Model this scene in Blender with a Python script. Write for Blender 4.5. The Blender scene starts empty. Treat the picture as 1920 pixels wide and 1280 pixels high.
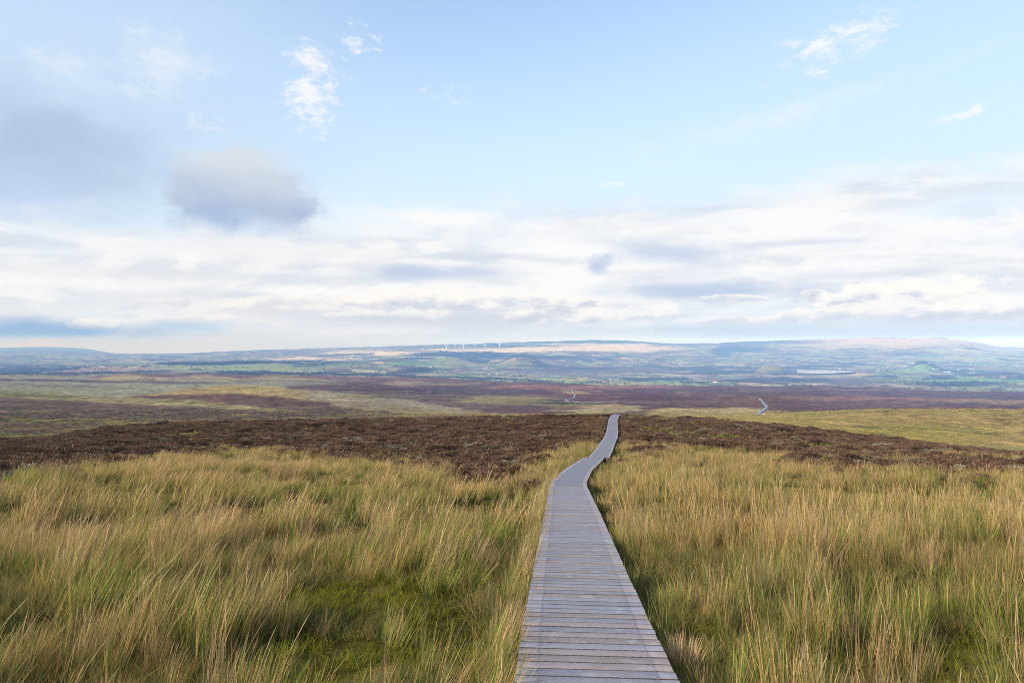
import bpy, bmesh, math, random
import numpy as np
from mathutils import Vector, Matrix

random.seed(7)
rng = np.random.default_rng(11)
R = math.radians
scene = bpy.context.scene
col = scene.collection
CAMZ = 2.12            # eye height above the bog at the photographer's feet
F = 1280.0             # focal length in photo pixels (24 mm on full frame)

# ------------------------------------------------------------------ basics
def mesh_obj(name, verts, faces, mat=None, parent=None, smooth=False):
    me = bpy.data.meshes.new(name)
    me.from_pydata([tuple(map(float, v)) for v in verts], [], [tuple(map(int, f)) for f in faces])
    me.update()
    if mat: me.materials.append(mat)
    if smooth: me.polygons.foreach_set('use_smooth', [True]*len(me.polygons))
    o = bpy.data.objects.new(name, me); col.objects.link(o)
    if parent: o.parent = parent
    return o

def np_mesh(name, V, Q, mat=None, attrs=None, smooth=False):
    """fast mesh from arrays: V (n,3), Q (m,k) faces, attrs: name -> (n,3) point colours"""
    me = bpy.data.meshes.new(name)
    n, m, k = len(V), len(Q), Q.shape[1]
    me.vertices.add(n); me.vertices.foreach_set('co', np.asarray(V, np.float32).ravel())
    me.loops.add(m*k); me.loops.foreach_set('vertex_index', np.asarray(Q, np.int32).ravel())
    me.polygons.add(m)
    me.polygons.foreach_set('loop_start', np.arange(0, m*k, k, dtype=np.int32))
    if smooth: me.polygons.foreach_set('use_smooth', np.ones(m, bool))
    for an, c in (attrs or {}).items():
        a = me.attributes.new(an, 'FLOAT_COLOR', 'POINT')
        c4 = np.ones((n, 4), np.float32); c4[:, :3] = c
        a.data.foreach_set('color', c4.ravel())
    me.update(calc_edges=True); me.validate()
    if mat: me.materials.append(mat)
    return me

def link(name, me, parent=None):
    o = bpy.data.objects.new(name, me); col.objects.link(o)
    if parent: o.parent = parent
    return o

def tag(o, label=None, cat=None, group=None, kind=None):
    if label: o['label'] = label
    if cat: o['category'] = cat
    if group: o['group'] = group
    if kind: o['kind'] = kind
    return o

def empty(name, loc, rz=0):
    o = bpy.data.objects.new(name, None); col.objects.link(o)
    o.location = loc; o.rotation_euler = (0, 0, rz); o.empty_display_size = .2
    return o

# ------------------------------------------------------------------ numpy noise
_perm = rng.permutation(4096)
_val = rng.random(4096)
def vnoise(x, y, seed=0):
    xi = np.floor(x).astype(np.int64); yi = np.floor(y).astype(np.int64)
    fx = x-xi; fy = y-yi
    fx = fx*fx*fx*(fx*(fx*6-15)+10); fy = fy*fy*fy*(fy*(fy*6-15)+10)
    def h(a, b): return _val[_perm[(_perm[(a+seed*131) & 4095]+b) & 4095]]
    a = h(xi, yi); b = h(xi+1, yi); c = h(xi, yi+1); d = h(xi+1, yi+1)
    return (a+(b-a)*fx)*(1-fy)+(c+(d-c)*fx)*fy-.5
def fbm(x, y, octv=4, seed=0, gain=.5):
    s = 0; a = 1.0; t = 0
    for i in range(octv):
        s = s+a*vnoise(x*(2.03**i)+17.3*i, y*(2.03**i)-9.1*i, seed+i); t += a; a *= gain
    return s/t*1.6          # about -.8 .. .8
def sstep(a, b, x):
    t = np.clip((x-a)/(b-a), 0, 1); return t*t*(3-2*t)

# ------------------------------------------------------------------ monotone cubic
def pchip(xk, yk, x):
    """xk (n,), yk (n,...) -> values at x (m,)"""
    xk = np.asarray(xk, float); yk = np.asarray(yk, float); x = np.asarray(x, float)
    h = np.diff(xk); sh = (-1,)+(1,)*(yk.ndim-1)
    d = np.diff(yk, axis=0)/h.reshape(sh)
    m = np.zeros_like(yk)
    if len(xk) > 2:
        w1 = (2*h[1:]+h[:-1]).reshape(sh); w2 = (h[1:]+2*h[:-1]).reshape(sh)
        same = d[1:]*d[:-1] > 0
        den = np.where(same, w1/np.where(same, d[:-1], 1)+w2/np.where(same, d[1:], 1), 1)
        m[1:-1] = np.where(same, (w1+w2)/den, 0)
    m[0] = d[0]; m[-1] = d[-1]
    i = np.clip(np.searchsorted(xk, x, side='right')-1, 0, len(xk)-2)
    hh = h[i].reshape(sh); t = ((x-xk[i])/h[i]).reshape(sh); t = np.clip(t, 0, 1)
    return ((1+2*t)*(1-t)**2*yk[i]+t*(1-t)**2*hh*m[i]+t*t*(3-2*t)*yk[i+1]+t*t*(t-1)*hh*m[i+1])

# ------------------------------------------------------------------ terrain, read off as sight lines: how far below eye level (in
# photo px at F) the ground lies in each direction at each distance
XK = [-700, 0, 75, 150, 230, 300, 450, 640, 850, 1000, 1150, 1300, 1450, 1600, 1750, 1920, 2600]
CREST = [850, 826, 824, 812, 802, 799, 794, 789, 784, 781, 780, 785, 797, 818, 835, 864, 930]
ROWS = [
 (100,  CREST),
 (130,  [858, 833, 831, 819, 809, 806, 800, 795, 790, 788, 787, 791, 802, 822, 838, 862, 920]),
 (220,  [835, 817, 815, 806, 800, 798, 795, 793, 790, 788, 787, 790, 799, 817, 829, 849, 890]),
 (350,  [800, 796, 794, 790, 789, 788, 788, 786, 783, 782, 782, 785, 788, 795, 805, 815, 830]),
 (500,  [770, 775, 775, 775, 774, 774, 774, 775, 777, 779, 779, 780, 777, 768, 766, 766, 762]),
 (620,  [757, 762, 763, 765, 766, 766, 766, 766, 773, 777, 775, 775, 772, 773, 771, 771, 768]),
 (850,  [742, 745, 746, 747, 744, 737, 723, 738, 765, 767, 760, 763, 759, 768, 767, 767, 766]),
 (1000, [735, 738, 738, 738, 738, 738, 728, 743, 762, 760, 752, 757, 746, 766, 766, 766, 765]),
 (1300, [723, 725, 725, 727, 730, 731, 730, 732, 748, 750, 744, 748, 744, 752, 757, 760, 762]),
 (1800, [711, 713, 714, 716, 717, 718, 717, 718, 728, 732, 733, 736, 735, 741, 747, 750, 754]),
 (2600, [702, 703, 703.5, 705, 704.5, 704, 704.5, 706, 712, 718, 723, 724, 725, 727, 732, 736, 742]),
 (3000, [706, 706, 706, 707, 707, 707, 708, 709, 716, 722, 727, 728, 729, 731, 735, 738, 744]),
 (3800, [706, 703, 703, 704, 703, 703, 702, 704, 711, 717, 719, 721, 723, 723, 724, 727, 735]),
 (4600, [704, 701, 700, 700, 698, 696, 696, 699, 706, 712, 715, 717, 716, 713, 712, 716, 726]),
 (5500, [700, 697, 696, 692, 686, 682.5, 681, 680, 697, 705, 709, 711, 709, 707, 707, 710, 716]),
 (6500, [693, 691, 690, 688, 686, 685, 684, 684, 688, 694, 699, 701, 700, 701, 699, 701, 707]),
 (8000, [686, 684, 683, 683, 682, 680, 678, 676, 674, 678, 684, 686, 686, 687, 686, 688, 694]),
 (9500, [679, 677, 677, 676, 675, 673, 670, 666, 656.5, 656.5, 662, 670, 672, 670, 668, 674, 682]),
 (11000,[673, 671, 671, 671, 670, 668, 665, 660, 652, 649.5, 650, 657, 657, 652, 647, 664, 676]),
 (12500,[668, 665, 665, 665, 666, 666, 661, 655, 649, 645, 644, 645, 638.5, 634, 633.5, 657, 670]),
 (14000,[664, 662, 662, 662, 665, 665, 659, 652.5, 646.5, 641.5, 638.5, 646, 641, 638, 638, 654, 664]),
 (18000,[656, 656.5, 656, 657.5, 664, 664.5, 658.5, 652.5, 648, 644, 642, 650, 650, 650, 650, 652, 656]),
 (22000,[651, 652, 650, 652.5, 663.5, 664.5, 659, 655, 652, 650, 650, 652, 652, 652, 652, 651.5, 652]),
 (28000,[656, 657, 656, 658, 664, 664, 661, 658, 656, 655, 655, 655, 655, 654, 653, 651, 651]),
 (30000,[660, 661, 661, 661, 662, 662, 661, 660, 659, 658, 657, 657, 656, 655, 654, 652, 652]),
]
LOGD = np.log([r[0] for r in ROWS]); TAB = np.array([r[1] for r in ROWS], float)
XKA = np.array(XK, float)

# drumlins and knolls: photo column, distance, half-width (px), half-depth (m), height (px)
KNOLLS = [(985, 7200, 30, 260, 15), (955, 7100, 26, 220, 5), (1447, 6250, 33, 230, 15), (1490, 6350, 14, 160, 5), (1733, 6700, 24, 230, 13), (1700, 6700, 70, 300, 5),
          (1652, 6100, 20, 170, 8), (845, 7000, 42, 300, 10), (742, 6500, 52, 300, 13), (1096, 4900, 10, 110, 4), (600, 5900, 40, 250, 2),
          (240, 2550, 32, 120, 5), (385, 2500, 25, 100, 3), (520, 2400, 40, 120, 3), (700, 1500, 90, 150, 3), (1240, 1250, 75, 120, 5),
          (1860, 2200, 90, 160, 3), (1640, 3100, 55, 250, 6), (1410, 4000, 70, 250, 5), (1840, 4700, 40, 200, 4), (1900, 5600, 60, 260, 6)]

# ------------------------------------------------------------------ boardwalk centre line (x, y) in metres
PATH = np.array([(.30, -6.0), (.33, 0), (.61, 4.85), (.70, 6.34), (.95, 9.88), (1.31, 14.8), (1.74, 21.2), (1.93, 23.2),
                 (2.80, 29.2), (3.05, 30.6), (4.62, 38.6)], float)
PATH2 = np.array([(4.90, 38.75), (5.95, 44.6), (7.2, 52), (8.02, 56.6), (9.0, 62), (10.2, 69.5), (11.35, 77), (13.0, 88), (14.7, 97.5), (16.6, 103.5), (19.5, 112), (22, 122)], float)
ALLP = np.vstack([PATH, PATH2])
def path_dist(x, y):
    d = np.full(np.shape(x), 1e9)
    for a, b in zip(ALLP[:-1], ALLP[1:]):
        e = b-a; t = np.clip(((x-a[0])*e[0]+(y-a[1])*e[1])/(e@e), 0, 1)
        d = np.minimum(d, np.hypot(x-a[0]-t*e[0], y-a[1]-t*e[1]))
    return d

crest_m = (np.array(CREST)-640)/F-2.12/100
def near_m(D, px):
    """mean fall of the near slope (m per m) from the eye out to distance D"""
    mc = pchip(XKA, crest_m, np.clip(px, -700, 2600).ravel()).reshape(np.shape(px))
    t = np.clip(np.log(np.maximum(D, 1)/25)/math.log(4), 0, 1)
    return .1262+(mc-.1262)*t*t

def board_z(x, y):
    D = np.maximum(np.asarray(y, float), -20)
    m = near_m(np.clip(D, 1, 100), 960+F*np.asarray(x)/np.maximum(D, 10))
    return CAMZ-1.84-m*D-np.where(D > 100, (D-100)*.055, 0)

# ------------------------------------------------------------------ the ground sheet
U = np.unique(np.concatenate([np.linspace(-.86, .86, 1120), np.linspace(-1.8, -.86, 70), np.linspace(.86, 1.8, 70)]))
Dg = np.unique(np.concatenate([np.linspace(-17, 2.5, 26), np.geomspace(2.5, 110, 300), np.geomspace(110, 2700, 270),
                               np.geomspace(2700, 15500, 430), np.geomspace(15500, 29950, 80)]))
DD, UU = np.meshgrid(Dg, U, indexing='ij')
GX = UU*(DD+20.0); GY = DD.copy()
PX = 960+F*GX/np.maximum(GY, 10)
PXc = np.clip(PX, -700, 2600)

far = Dg >= 100
Df = Dg[far]
base = pchip(LOGD, TAB, np.log(np.clip(Df, 100, 29990)))            # rows x XK
YF = np.empty((len(Df), len(U)))
for i in range(len(Df)):
    YF[i] = pchip(XKA, base[i], PXc[far][i])
Z = np.empty_like(GX)
DnC = np.clip(DD[~far], 1, 100)
Z[~far] = -2.12-near_m(DnC, PX[~far])*DD[~far]
Z[far] = -(YF-640)/F*GY[far]
for (kx, kd, kw, kz, kh) in KNOLLS:
    g = np.exp(-np.abs((PX-kx)/kw)**2.3-np.abs((GY-kd)/kz)**2.2)
    g = g*(1+.25*fbm(GX/(kz*.5), GY/(kz*.5), 3, 3))
    Z += g*kh*1.2/F*kd
pd = path_dist(GX, GY)
offp = sstep(.7, 3.0, pd)
nearw = 1-sstep(90, 160, GY)
hum = fbm(GX/.9, GY/.9, 3, 5)
Z += nearw*(.05+.95*offp)*(hum*.13+fbm(GX/5, GY/5, 3, 6)*.30)
Z += sstep(2, 9, pd)*nearw*fbm(GX/19, GY/19, 2, 7)*.7*sstep(5, 25, GY)
mid = sstep(110, 200, GY)*(1-sstep(3200, 4500, GY))
Z += mid*(fbm(GX/30, GY/30, 4, 8)*(.7+GY*.0012)+fbm(GX/190, GY/240, 4, 9)*GY*.0042)
farw = sstep(3000, 4200, GY)*(1-.75*sstep(15000, 22000, GY))
ridg = 1-np.abs(fbm(GX/900, GY/700, 4, 10))*2
Z += farw*(fbm(GX/420, GY/380, 5, 12)*GY*.0024+fbm(GX/140, GY/140, 3, 14)*GY*.0005+(ridg-.6)*GY*.0009)
# keep the bog below the boards
bz = board_z(GX, GY)-CAMZ
cl = bz-.2
Z = np.where((pd < 1.1) & (GY < 125), np.minimum(Z, cl-.08+hum*.04), Z)
# lakes
def proj(Zv): return 640-F*Zv/np.maximum(GY, 10)
LAKE_Z = -295.0
LAKE = [(1474, 691.2), (1490, 691.3), (1508, 692.0), (1526, 693.2), (1560, 694.2), (1602, 695.3), (1598, 697.2), (1565, 699.2), (1530, 700.0), (1500, 699.2), (1480, 698)]
lakeP = [((p-960)/F*(LAKE_Z*-F/(q-640)), LAKE_Z*-F/(q-640)) for p, q in LAKE]
def inpoly(x, y, P):
    c = np.zeros(np.shape(x), bool)
    for (x1, y1), (x2, y2) in zip(P, P[1:]+P[:1]):
        k = (y1 > y) != (y2 > y)
        c ^= k & (x < (x2-x1)*(y-y1)/(y2-y1+1e-12)+x1)
    return c
cxl, cyl = np.mean([p[0] for p in lakeP]), np.mean([p[1] for p in lakeP])
big = [((x-cxl)*1.12+cxl, (y-cyl)*1.12+cyl) for x, y in lakeP]
inl = inpoly(GX, GY, big)
Z = np.where(inl, np.minimum(Z, LAKE_Z-4), Z)
lx, ly = (1540-960)/F*7000, 7000
corr = np.exp(-((GX-cxl)/420)**2-((GY-cyl-150)/1100)**2)
vis = (GY > 5200) & (GY < 6560) & (PX > 1495) & (PX < 1620)
Z = np.where(vis, np.minimum(Z, -(703.0-640)/F*GY), Z)
bk = (GY > 6560) & (GY < 9000) & (PX > 1470) & (PX < 1640) & ~inl
Z = np.where(bk & (Z < LAKE_Z+3), LAKE_Z+3, Z)
R2 = (402, 676.9, 9200.0); R2Z = -(R2[1]-640)/F*R2[2]
PY = proj(Z)
# occlusion: which ground the photographer can see
run = np.minimum.accumulate(np.where(GY > 3, PY, 1e9), axis=0)
GZ = Z+CAMZ

def sample(x, y):
    x = np.asarray(x, float); y = np.asarray(y, float)
    u = x/(y+20.0)
    i = np.clip(np.searchsorted(Dg, y)-1, 0, len(Dg)-2); j = np.clip(np.searchsorted(U, u)-1, 0, len(U)-2)
    a = np.clip((y-Dg[i])/(Dg[i+1]-Dg[i]), 0, 1); b = np.clip((u-U[j])/(U[j+1]-U[j]), 0, 1)
    return (GZ[i, j]*(1-a)*(1-b)+GZ[i+1, j]*a*(1-b)+GZ[i, j+1]*(1-a)*b+GZ[i+1, j+1]*a*b)

def spot(px, py, dmin=3.0, dmax=20000):
    """where the sight line through a photo point meets the ground"""
    u = (px-960)/F
    d = np.geomspace(max(dmin, 2), dmax, 4000)
    z = sample(u*d, d)
    s = 640-F*(z-CAMZ)/d
    k = np.argmax(s <= py)
    if s[k] > py: k = int(np.argmin(s))
    return u*d[k], d[k], z[k]

# ------------------------------------------------------------------ what grows where (albedo of the cover)
def C(r, g, b): return np.array([r, g, b], float)
def srgb(r, g, b, k=.86):
    return np.array([((c/255+.055)/1.055)**2.4 if c > 10 else c/255/12.92 for c in (r, g, b)])*k
wx = fbm(PX/70, PY/7, 4, 21); wy = fbm(PX/70, PY/7, 4, 25)
wx2 = fbm(PX/16, PY/2.2, 4, 121); wy2 = fbm(PX/16, PY/2.2, 4, 125)
PXw = PX+wx*70+wx2*22; PYw = PY+wy*5.5+wy2*2.6
COV = np.empty(GX.shape+(3,)); COV[:] = srgb(112, 92, 84)
def put(w, c):
    w = np.clip(w, 0, 1)[..., None]
    COV[:] = COV*(1-w)+np.asarray(c)*w
def blob(cx, cy, rx, ry, soft=.25, dmin=0, dmax=1e9):
    d = np.hypot((PXw-cx)/rx, (PYw-cy)/ry)
    return (1-sstep(1-soft, 1+soft, d))*((GY > dmin) & (GY < dmax))
def band(pts, soft=2.0, dmin=0, dmax=1e9):
    """below an image curve (x, y)"""
    p = np.array(pts, float)
    yc = np.interp(PXw, p[:, 0], p[:, 1])
    return sstep(-soft, soft, PYw-yc)*((GY > dmin) & (GY < dmax))
PURP = srgb(104, 78, 76); BRN = srgb(100, 76, 58); DKB = srgb(84, 62, 50); PALE = srgb(172, 158, 118); OLV = srgb(140, 130, 84)
GRN = srgb(128, 132, 62); GREY = srgb(150, 148, 118); RUST = srgb(140, 100, 80); STRAW = srgb(192, 166, 110)
M = 105; ME = 3000
n1 = fbm(PX/240, PY/9, 5, 31); n2 = fbm(PX/60, PY/3.5, 4, 36)
moor = (GY > M) & (GY < ME)
put(moor*1.0, PURP)
put(moor*sstep(.0, .5, n1)*.6, srgb(122, 98, 92))
put(moor*sstep(.25, .6, n2)*.4, srgb(138, 116, 92))
PXs = PX+wx*26+wx2*14; PYs = PY+wy*2.6+wy2*2.0
def sheet(up, lo, c, k=1.0, soft=1.6, dmin=M, dmax=ME):
    """a patch of cover between an upper and a lower edge"""
    u_ = np.array(up, float); l_ = np.array(lo, float)
    x0 = max(u_[0, 0], l_[0, 0]); x1 = min(u_[-1, 0], l_[-1, 0])
    yu = np.interp(PXs, u_[:, 0], u_[:, 1]); yl = np.interp(PXs, l_[:, 0], l_[:, 1])
    put(k*sstep(-soft, soft, PYs-yu)*sstep(-soft, soft, yl-PYs)*sstep(x0-25, x0+25, PXs)*(1-sstep(x1-30, x1+30, PXs))*((GY > dmin) & (GY < dmax)), c)
BR1 = srgb(116, 96, 82); HEA = srgb(104, 82, 72)
put((PX < 1000)*sstep(1000, 700, PX)*sstep(690, 700, PY)*moor, BR1)
# far plain and its low humps
sheet([(-700, 698), (60, 703), (300, 706), (700, 722)], [(-700, 735), (0, 733), (150, 745), (300, 745), (420, 729), (700, 735)], srgb(150, 150, 124))
sheet([(-700, 709), (100, 710), (430, 716)], [(-700, 714), (100, 714), (430, 721)], srgb(104, 84, 82))
sheet([(150, 703), (300, 704), (700, 706), (900, 714)], [(150, 706), (300, 709), (700, 713), (900, 722)], srgb(124, 92, 88))
sheet([(180, 707), (240, 703), (330, 709)], [(180, 713), (240, 712), (330, 713)], srgb(166, 150, 106))
sheet([(340, 705), (385, 702), (460, 709)], [(340, 711), (385, 711), (460, 713)], srgb(158, 142, 104))
sheet([(470, 706), (520, 703), (620, 712)], [(470, 712), (520, 713), (620, 716)], srgb(156, 144, 106))
sheet([(520, 724), (640, 722), (880, 726)], [(520, 729), (640, 733), (880, 742)], srgb(110, 84, 80))
sheet([(-700, 716), (0, 717), (300, 728)], [(-700, 719), (0, 721), (300, 732)], srgb(126, 122, 98), .7)
# green and pale strips running down to the right
sheet([(-700, 730), (0, 731), (150, 740), (300, 750)], [(-700, 744), (0, 744), (150, 752), (300, 757)], srgb(134, 130, 86))
sheet([(-700, 734), (0, 735), (130, 744)], [(-700, 738), (0, 739), (130, 748)], srgb(116, 118, 66), .8)
sheet([(150, 744), (300, 746), (460, 754), (600, 764)], [(150, 752), (300, 760), (460, 768), (600, 771)], srgb(150, 139, 101))
sheet([(270, 749), (420, 753)], [(270, 753), (420, 758)], srgb(116, 114, 66), .8)
sheet([(-700, 745), (0, 745), (150, 753), (300, 763), (480, 772), (700, 778)], [(-700, 778), (0, 777), (130, 782), (300, 800), (480, 800), (700, 800)], srgb(108, 90, 76))
sheet([(160, 781), (280, 788)], [(160, 800), (280, 806)], srgb(112, 100, 66), .8)
sheet([(-700, 772), (0, 775), (90, 781), (150, 787), (260, 797)], [(-700, 787), (0, 790), (90, 793), (150, 800), (260, 804)], srgb(104, 98, 60))
sheet([(-700, 777), (0, 779), (60, 783)], [(-700, 783), (0, 786), (60, 788)], srgb(116, 116, 56), .8)
sheet([(-700, 773), (0, 774), (50, 777)], [(-700, 775), (0, 776), (50, 779)], srgb(62, 54, 38), .8, 1.0)
sheet([(-700, 790), (0, 791), (110, 798), (220, 806)], [(-700, 806), (0, 808), (110, 812), (220, 820)], srgb(108, 88, 72))
sheet([(-700, 806), (0, 808), (110, 813)], [(-700, 830), (0, 822), (110, 820)], srgb(108, 108, 58))
sheet([(40, 809), (130, 813)], [(40, 811), (130, 816)], srgb(58, 50, 36), .7, 1.0)
# the long hump: pale brow, heather face, pale flank
sheet([(235, 744), (330, 730), (430, 721), (520, 724), (600, 733), (700, 748)], [(235, 750), (330, 742), (430, 739), (520, 744), (600, 752), (700, 772)], srgb(166, 148, 100))
sheet([(255, 742), (330, 739), (430, 737), (520, 742), (600, 752), (650, 768)], [(255, 745), (330, 748), (430, 757), (520, 767), (600, 777), (650, 780)], HEA)
sheet([(560, 728), (640, 736), (760, 749), (880, 768)], [(560, 741), (640, 760), (760, 775), (880, 778)], srgb(168, 156, 126))
sheet([(600, 746), (700, 756), (800, 768)], [(600, 754), (700, 768), (800, 776)], srgb(140, 122, 96), .8)
sheet([(640, 738), (740, 741)], [(640, 741), (740, 744)], srgb(140, 138, 70), .8)
sheet([(610, 773), (760, 776)], [(610, 777), (760, 780)], srgb(112, 112, 56), .9)
# centre
put(blob(780, 724, 190, 10, .3, 1100, ME), srgb(100, 76, 74))
put(blob(800, 719, 90, 3, .5, 1100, ME), srgb(150, 132, 112))
put(blob(900, 732, 120, 7, .4, 900, ME), srgb(92, 76, 74))
put(blob(960, 748, 95, 8, .3, 600, 1500), OLV)
put(blob(1010, 757, 90, 7, .35, 500, 1400), srgb(128, 116, 78))
put(blob(960, 763, 80, 5, .4, 500, 1200), srgb(104, 84, 76))
put(blob(1050, 753, 30, 5, .5, 500, 1500), srgb(70, 74, 48))
put(blob(1010, 775, 130, 4, .5, M, 620), srgb(150, 136, 96))
put(blob(1135, 764, 40, 8, .4, 500, 1100), PALE)
put(blob(1110, 770, 60, 3, .5, 400, 1100), PALE)
put(blob(1180, 738, 170, 12, .3, 900, ME), srgb(104, 74, 70))
put(blob(1100, 726, 200, 3.5, .5, 1200, ME), srgb(150, 108, 92))
put(blob(1077, 734, 14, 4, .4, 900, ME), STRAW*.9)
# right: grassy shoulder, heather beyond
put(band([(1150, 790), (1240, 775), (1330, 770), (1420, 774), (1500, 771), (1600, 767), (1750, 764), (1920, 764), (2600, 760)], 1.6, 105, 640)*sstep(1150, 1330, PXw), srgb(182, 154, 94))
put(blob(1330, 770, 120, 8, .3, M, 800), srgb(178, 160, 112))
put(blob(1450, 778, 120, 7, .4, M, 640)*.8, srgb(164, 150, 92))
put(blob(1800, 772, 300, 6, .5, 300, 640)*.7, srgb(160, 142, 88))
put(blob(1720, 808, 150, 12, .4, 150, 500)*.7, srgb(150, 146, 60))
put(blob(1640, 802, 40, 1.6, .4, 150, 500), srgb(84, 70, 44))
put(blob(1850, 843, 170, 9, .35, M, 330), srgb(176, 160, 114))
put(blob(1330, 755, 160, 9, .35, 640, 1400), srgb(100, 76, 70))
put(blob(1600, 755, 300, 9, .35, 640, 1400), srgb(112, 86, 80))
put(blob(1700, 746, 300, 4, .5, 640, 1800), srgb(150, 112, 92)*.95)
put(blob(1850, 752, 80, 4, .5, 640, 1800), srgb(156, 130, 92))
put(blob(1800, 738, 300, 7, .4, 1300, ME), srgb(104, 82, 84))
put(blob(1650, 722, 100, 5, .4, 2000, 4200), srgb(82, 64, 70))
put(blob(1700, 730, 200, 3, .6, 1500, ME), srgb(128, 104, 100))
fr = sstep(550, 1100, GY)
v1 = fbm(PX/30, PY/1.3, 4, 131)*fr+(1-fr)*fbm(GX/7, GY/11, 4, 133); v2 = fbm(PX/110, PY/3.0, 4, 135); v3 = fbm(GX/9, GY/14, 4, 139)
COV[moor] = (COV*(1+.4*v1+.35*v2+.5*v3)[..., None])[moor]
put(moor*sstep(.22, .5, fbm(PX/40, PY/1.8, 4, 141))*.5*fr, srgb(158, 142, 104))
put(moor*sstep(.3, .5, fbm(PX/34, PY/1.5, 4, 146))*.55*fr, srgb(70, 56, 50))
COV[moor] *= np.array([.88, .84, .74])
lum_ = COV.mean(-1, keepdims=True)
COV[moor] = (COV*(1-.14*sstep(.12, .32, lum_))+lum_*.05)[moor]
# near slope (mostly hidden by what grows on it)
HB = np.array([(-700, 950), (0, 912), (60, 906), (140, 894), (200, 878), (270, 868), (380, 856), (480, 850), (560, 853), (640, 860), (700, 872), (760, 874),
               (830, 890), (880, 908), (950, 906), (985, 872), (1060, 842), (1110, 828), (1160, 816), (1172, 842), (1230, 852), (1300, 846), (1400, 852), (1500, 866), (1600, 890), (1700, 898), (1800, 906), (1920, 914), (2600, 960)], float)
def rag(x, y): return fbm(x/6, y/6, 4, 41)*26+fbm(x/1.7, y/1.7, 3, 43)*22
nh = fbm(GX/6, GY/6, 4, 41); nh2 = fbm(GX/2.0, GY/2.0, 3, 45)
hb = np.interp(PX, HB[:, 0], HB[:, 1])
HEATH = sstep(-5, 5, (hb-PY)+rag(GX, GY))*(GY < 150)
HEATH = HEATH*(1-np.where(PX > 1200, sstep(.15, .25, fbm(GX/5.5, GY/3.6, 3, 48)), sstep(.35, .45, fbm(GX/5.5, GY/3.6, 3, 48))))
nearg = GY <= M
put(nearg*1.0, srgb(84, 80, 40))
put(nearg*sstep(-.2, .3, nh2), srgb(112, 100, 54))
put(HEATH, DKB*.9)
put(HEATH*sstep(.1, .4, nh2)*.6, srgb(122, 98, 72))

# farmland beyond the moor
def cells(x, y, s, rot, seed):
    c, sn = math.cos(rot), math.sin(rot)
    a = (x*c+y*sn)/s; b = (-x*sn+y*c)/s*.8
    ai = np.floor(a).astype(np.int64); bi = np.floor(b).astype(np.int64)
    best = np.full(x.shape, 9.); second = np.full(x.shape, 9.); idv = np.zeros(x.shape)
    for di in (-1, 0, 1):
        for dj in (-1, 0, 1):
            I = ai+di; J = bi+dj
            h1 = _val[_perm[(_perm[(I+seed) & 4095]+J) & 4095]]; h2 = _val[_perm[(_perm[(I+seed+77) & 4095]+J+31) & 4095]]
            h3 = _val[_perm[(_perm[(I+seed+901) & 4095]+J+511) & 4095]]
            dx = np.abs(a-I-.15-.7*h1); dy = np.abs(b-J-.15-.7*h2)
            d = np.maximum(dx, dy)*.75+(dx+dy)*.25
            nb = d < best
            second = np.where(nb, best, np.minimum(second, d)); idv = np.where(nb, h3, idv); best = np.where(nb, d, best)
    return idv, (second-best)*s
farm = (GY >= ME)
fx, fy = GX[farm], GY[farm]
fw = fbm(fx/700, fy/700, 3, 50)
fid, fedge = cells(fx+fw*160, fy+fbm(fx/700, fy/700, 3, 53)*160, 165, .35, 3)
pal = np.array([srgb(144, 156, 92), srgb(120, 138, 84), srgb(150, 154, 106), srgb(176, 160, 120), srgb(196, 170, 134), srgb(122, 124, 84), srgb(118, 98, 88), srgb(160, 170, 104), srgb(146, 118, 104), srgb(188, 176, 132)])
fc = pal[(fid*len(pal)).astype(int) % len(pal)]
fc = fc*(1+.25*fbm(fx/60, fy/60, 3, 55))[:, None]
rough = sstep(.08, .4, fbm(fx/900, fy/600, 4, 58))[:, None]
fc = fc*(1-rough*.8)+srgb(124, 98, 92)*rough*.8
hedge = (1-sstep(8, 20, fedge))[:, None]
fc = fc*(1-hedge*.75)+srgb(52, 58, 34)*hedge*.75
COV[farm] = fc*.86
def onfarm(w, c): put(w*farm, c)
WOOD = np.zeros(GX.shape)
wn = fbm(GX/520, GY/330, 4, 61)
WOOD = np.where(farm, sstep(.24, .34, wn)*.9, 0)
sunlit_pale = srgb(228, 208, 172, .85)
# sun patches painted as pale moor under the turbines and along the plateau edge
onfarm(blob(1010, 652, 250, 8.5, .3, 8500, 14000), sunlit_pale)
onfarm(blob(700, 662, 110, 4, .5, 7500, 14000), sunlit_pale*.95)
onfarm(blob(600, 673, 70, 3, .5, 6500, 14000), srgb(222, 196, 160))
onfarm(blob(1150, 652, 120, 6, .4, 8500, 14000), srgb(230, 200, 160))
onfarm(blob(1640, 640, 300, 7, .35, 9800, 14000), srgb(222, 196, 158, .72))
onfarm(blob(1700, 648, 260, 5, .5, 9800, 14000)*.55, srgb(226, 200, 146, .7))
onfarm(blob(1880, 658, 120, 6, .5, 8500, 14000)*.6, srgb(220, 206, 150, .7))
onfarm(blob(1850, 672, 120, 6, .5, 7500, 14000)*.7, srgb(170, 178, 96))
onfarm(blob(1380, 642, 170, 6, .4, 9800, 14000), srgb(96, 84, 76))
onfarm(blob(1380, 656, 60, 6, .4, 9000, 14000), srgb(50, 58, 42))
onfarm(blob(1090, 639.5, 190, 4, .4, 12600, 16000), srgb(66, 78, 54))
onfarm(blob(880, 648, 190, 4.5, .4, 10800, 16000), srgb(78, 88, 62))
onfarm(blob(870, 664, 95, 5, .35, 7500, 11000), srgb(44, 54, 40))
onfarm(blob(980, 668, 120, 3, .5, 7500, 11000), srgb(80, 84, 62))
onfarm(blob(790, 652, 150, 2.5, .5, 9000, 14000)*.8, srgb(110, 100, 84))
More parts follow.
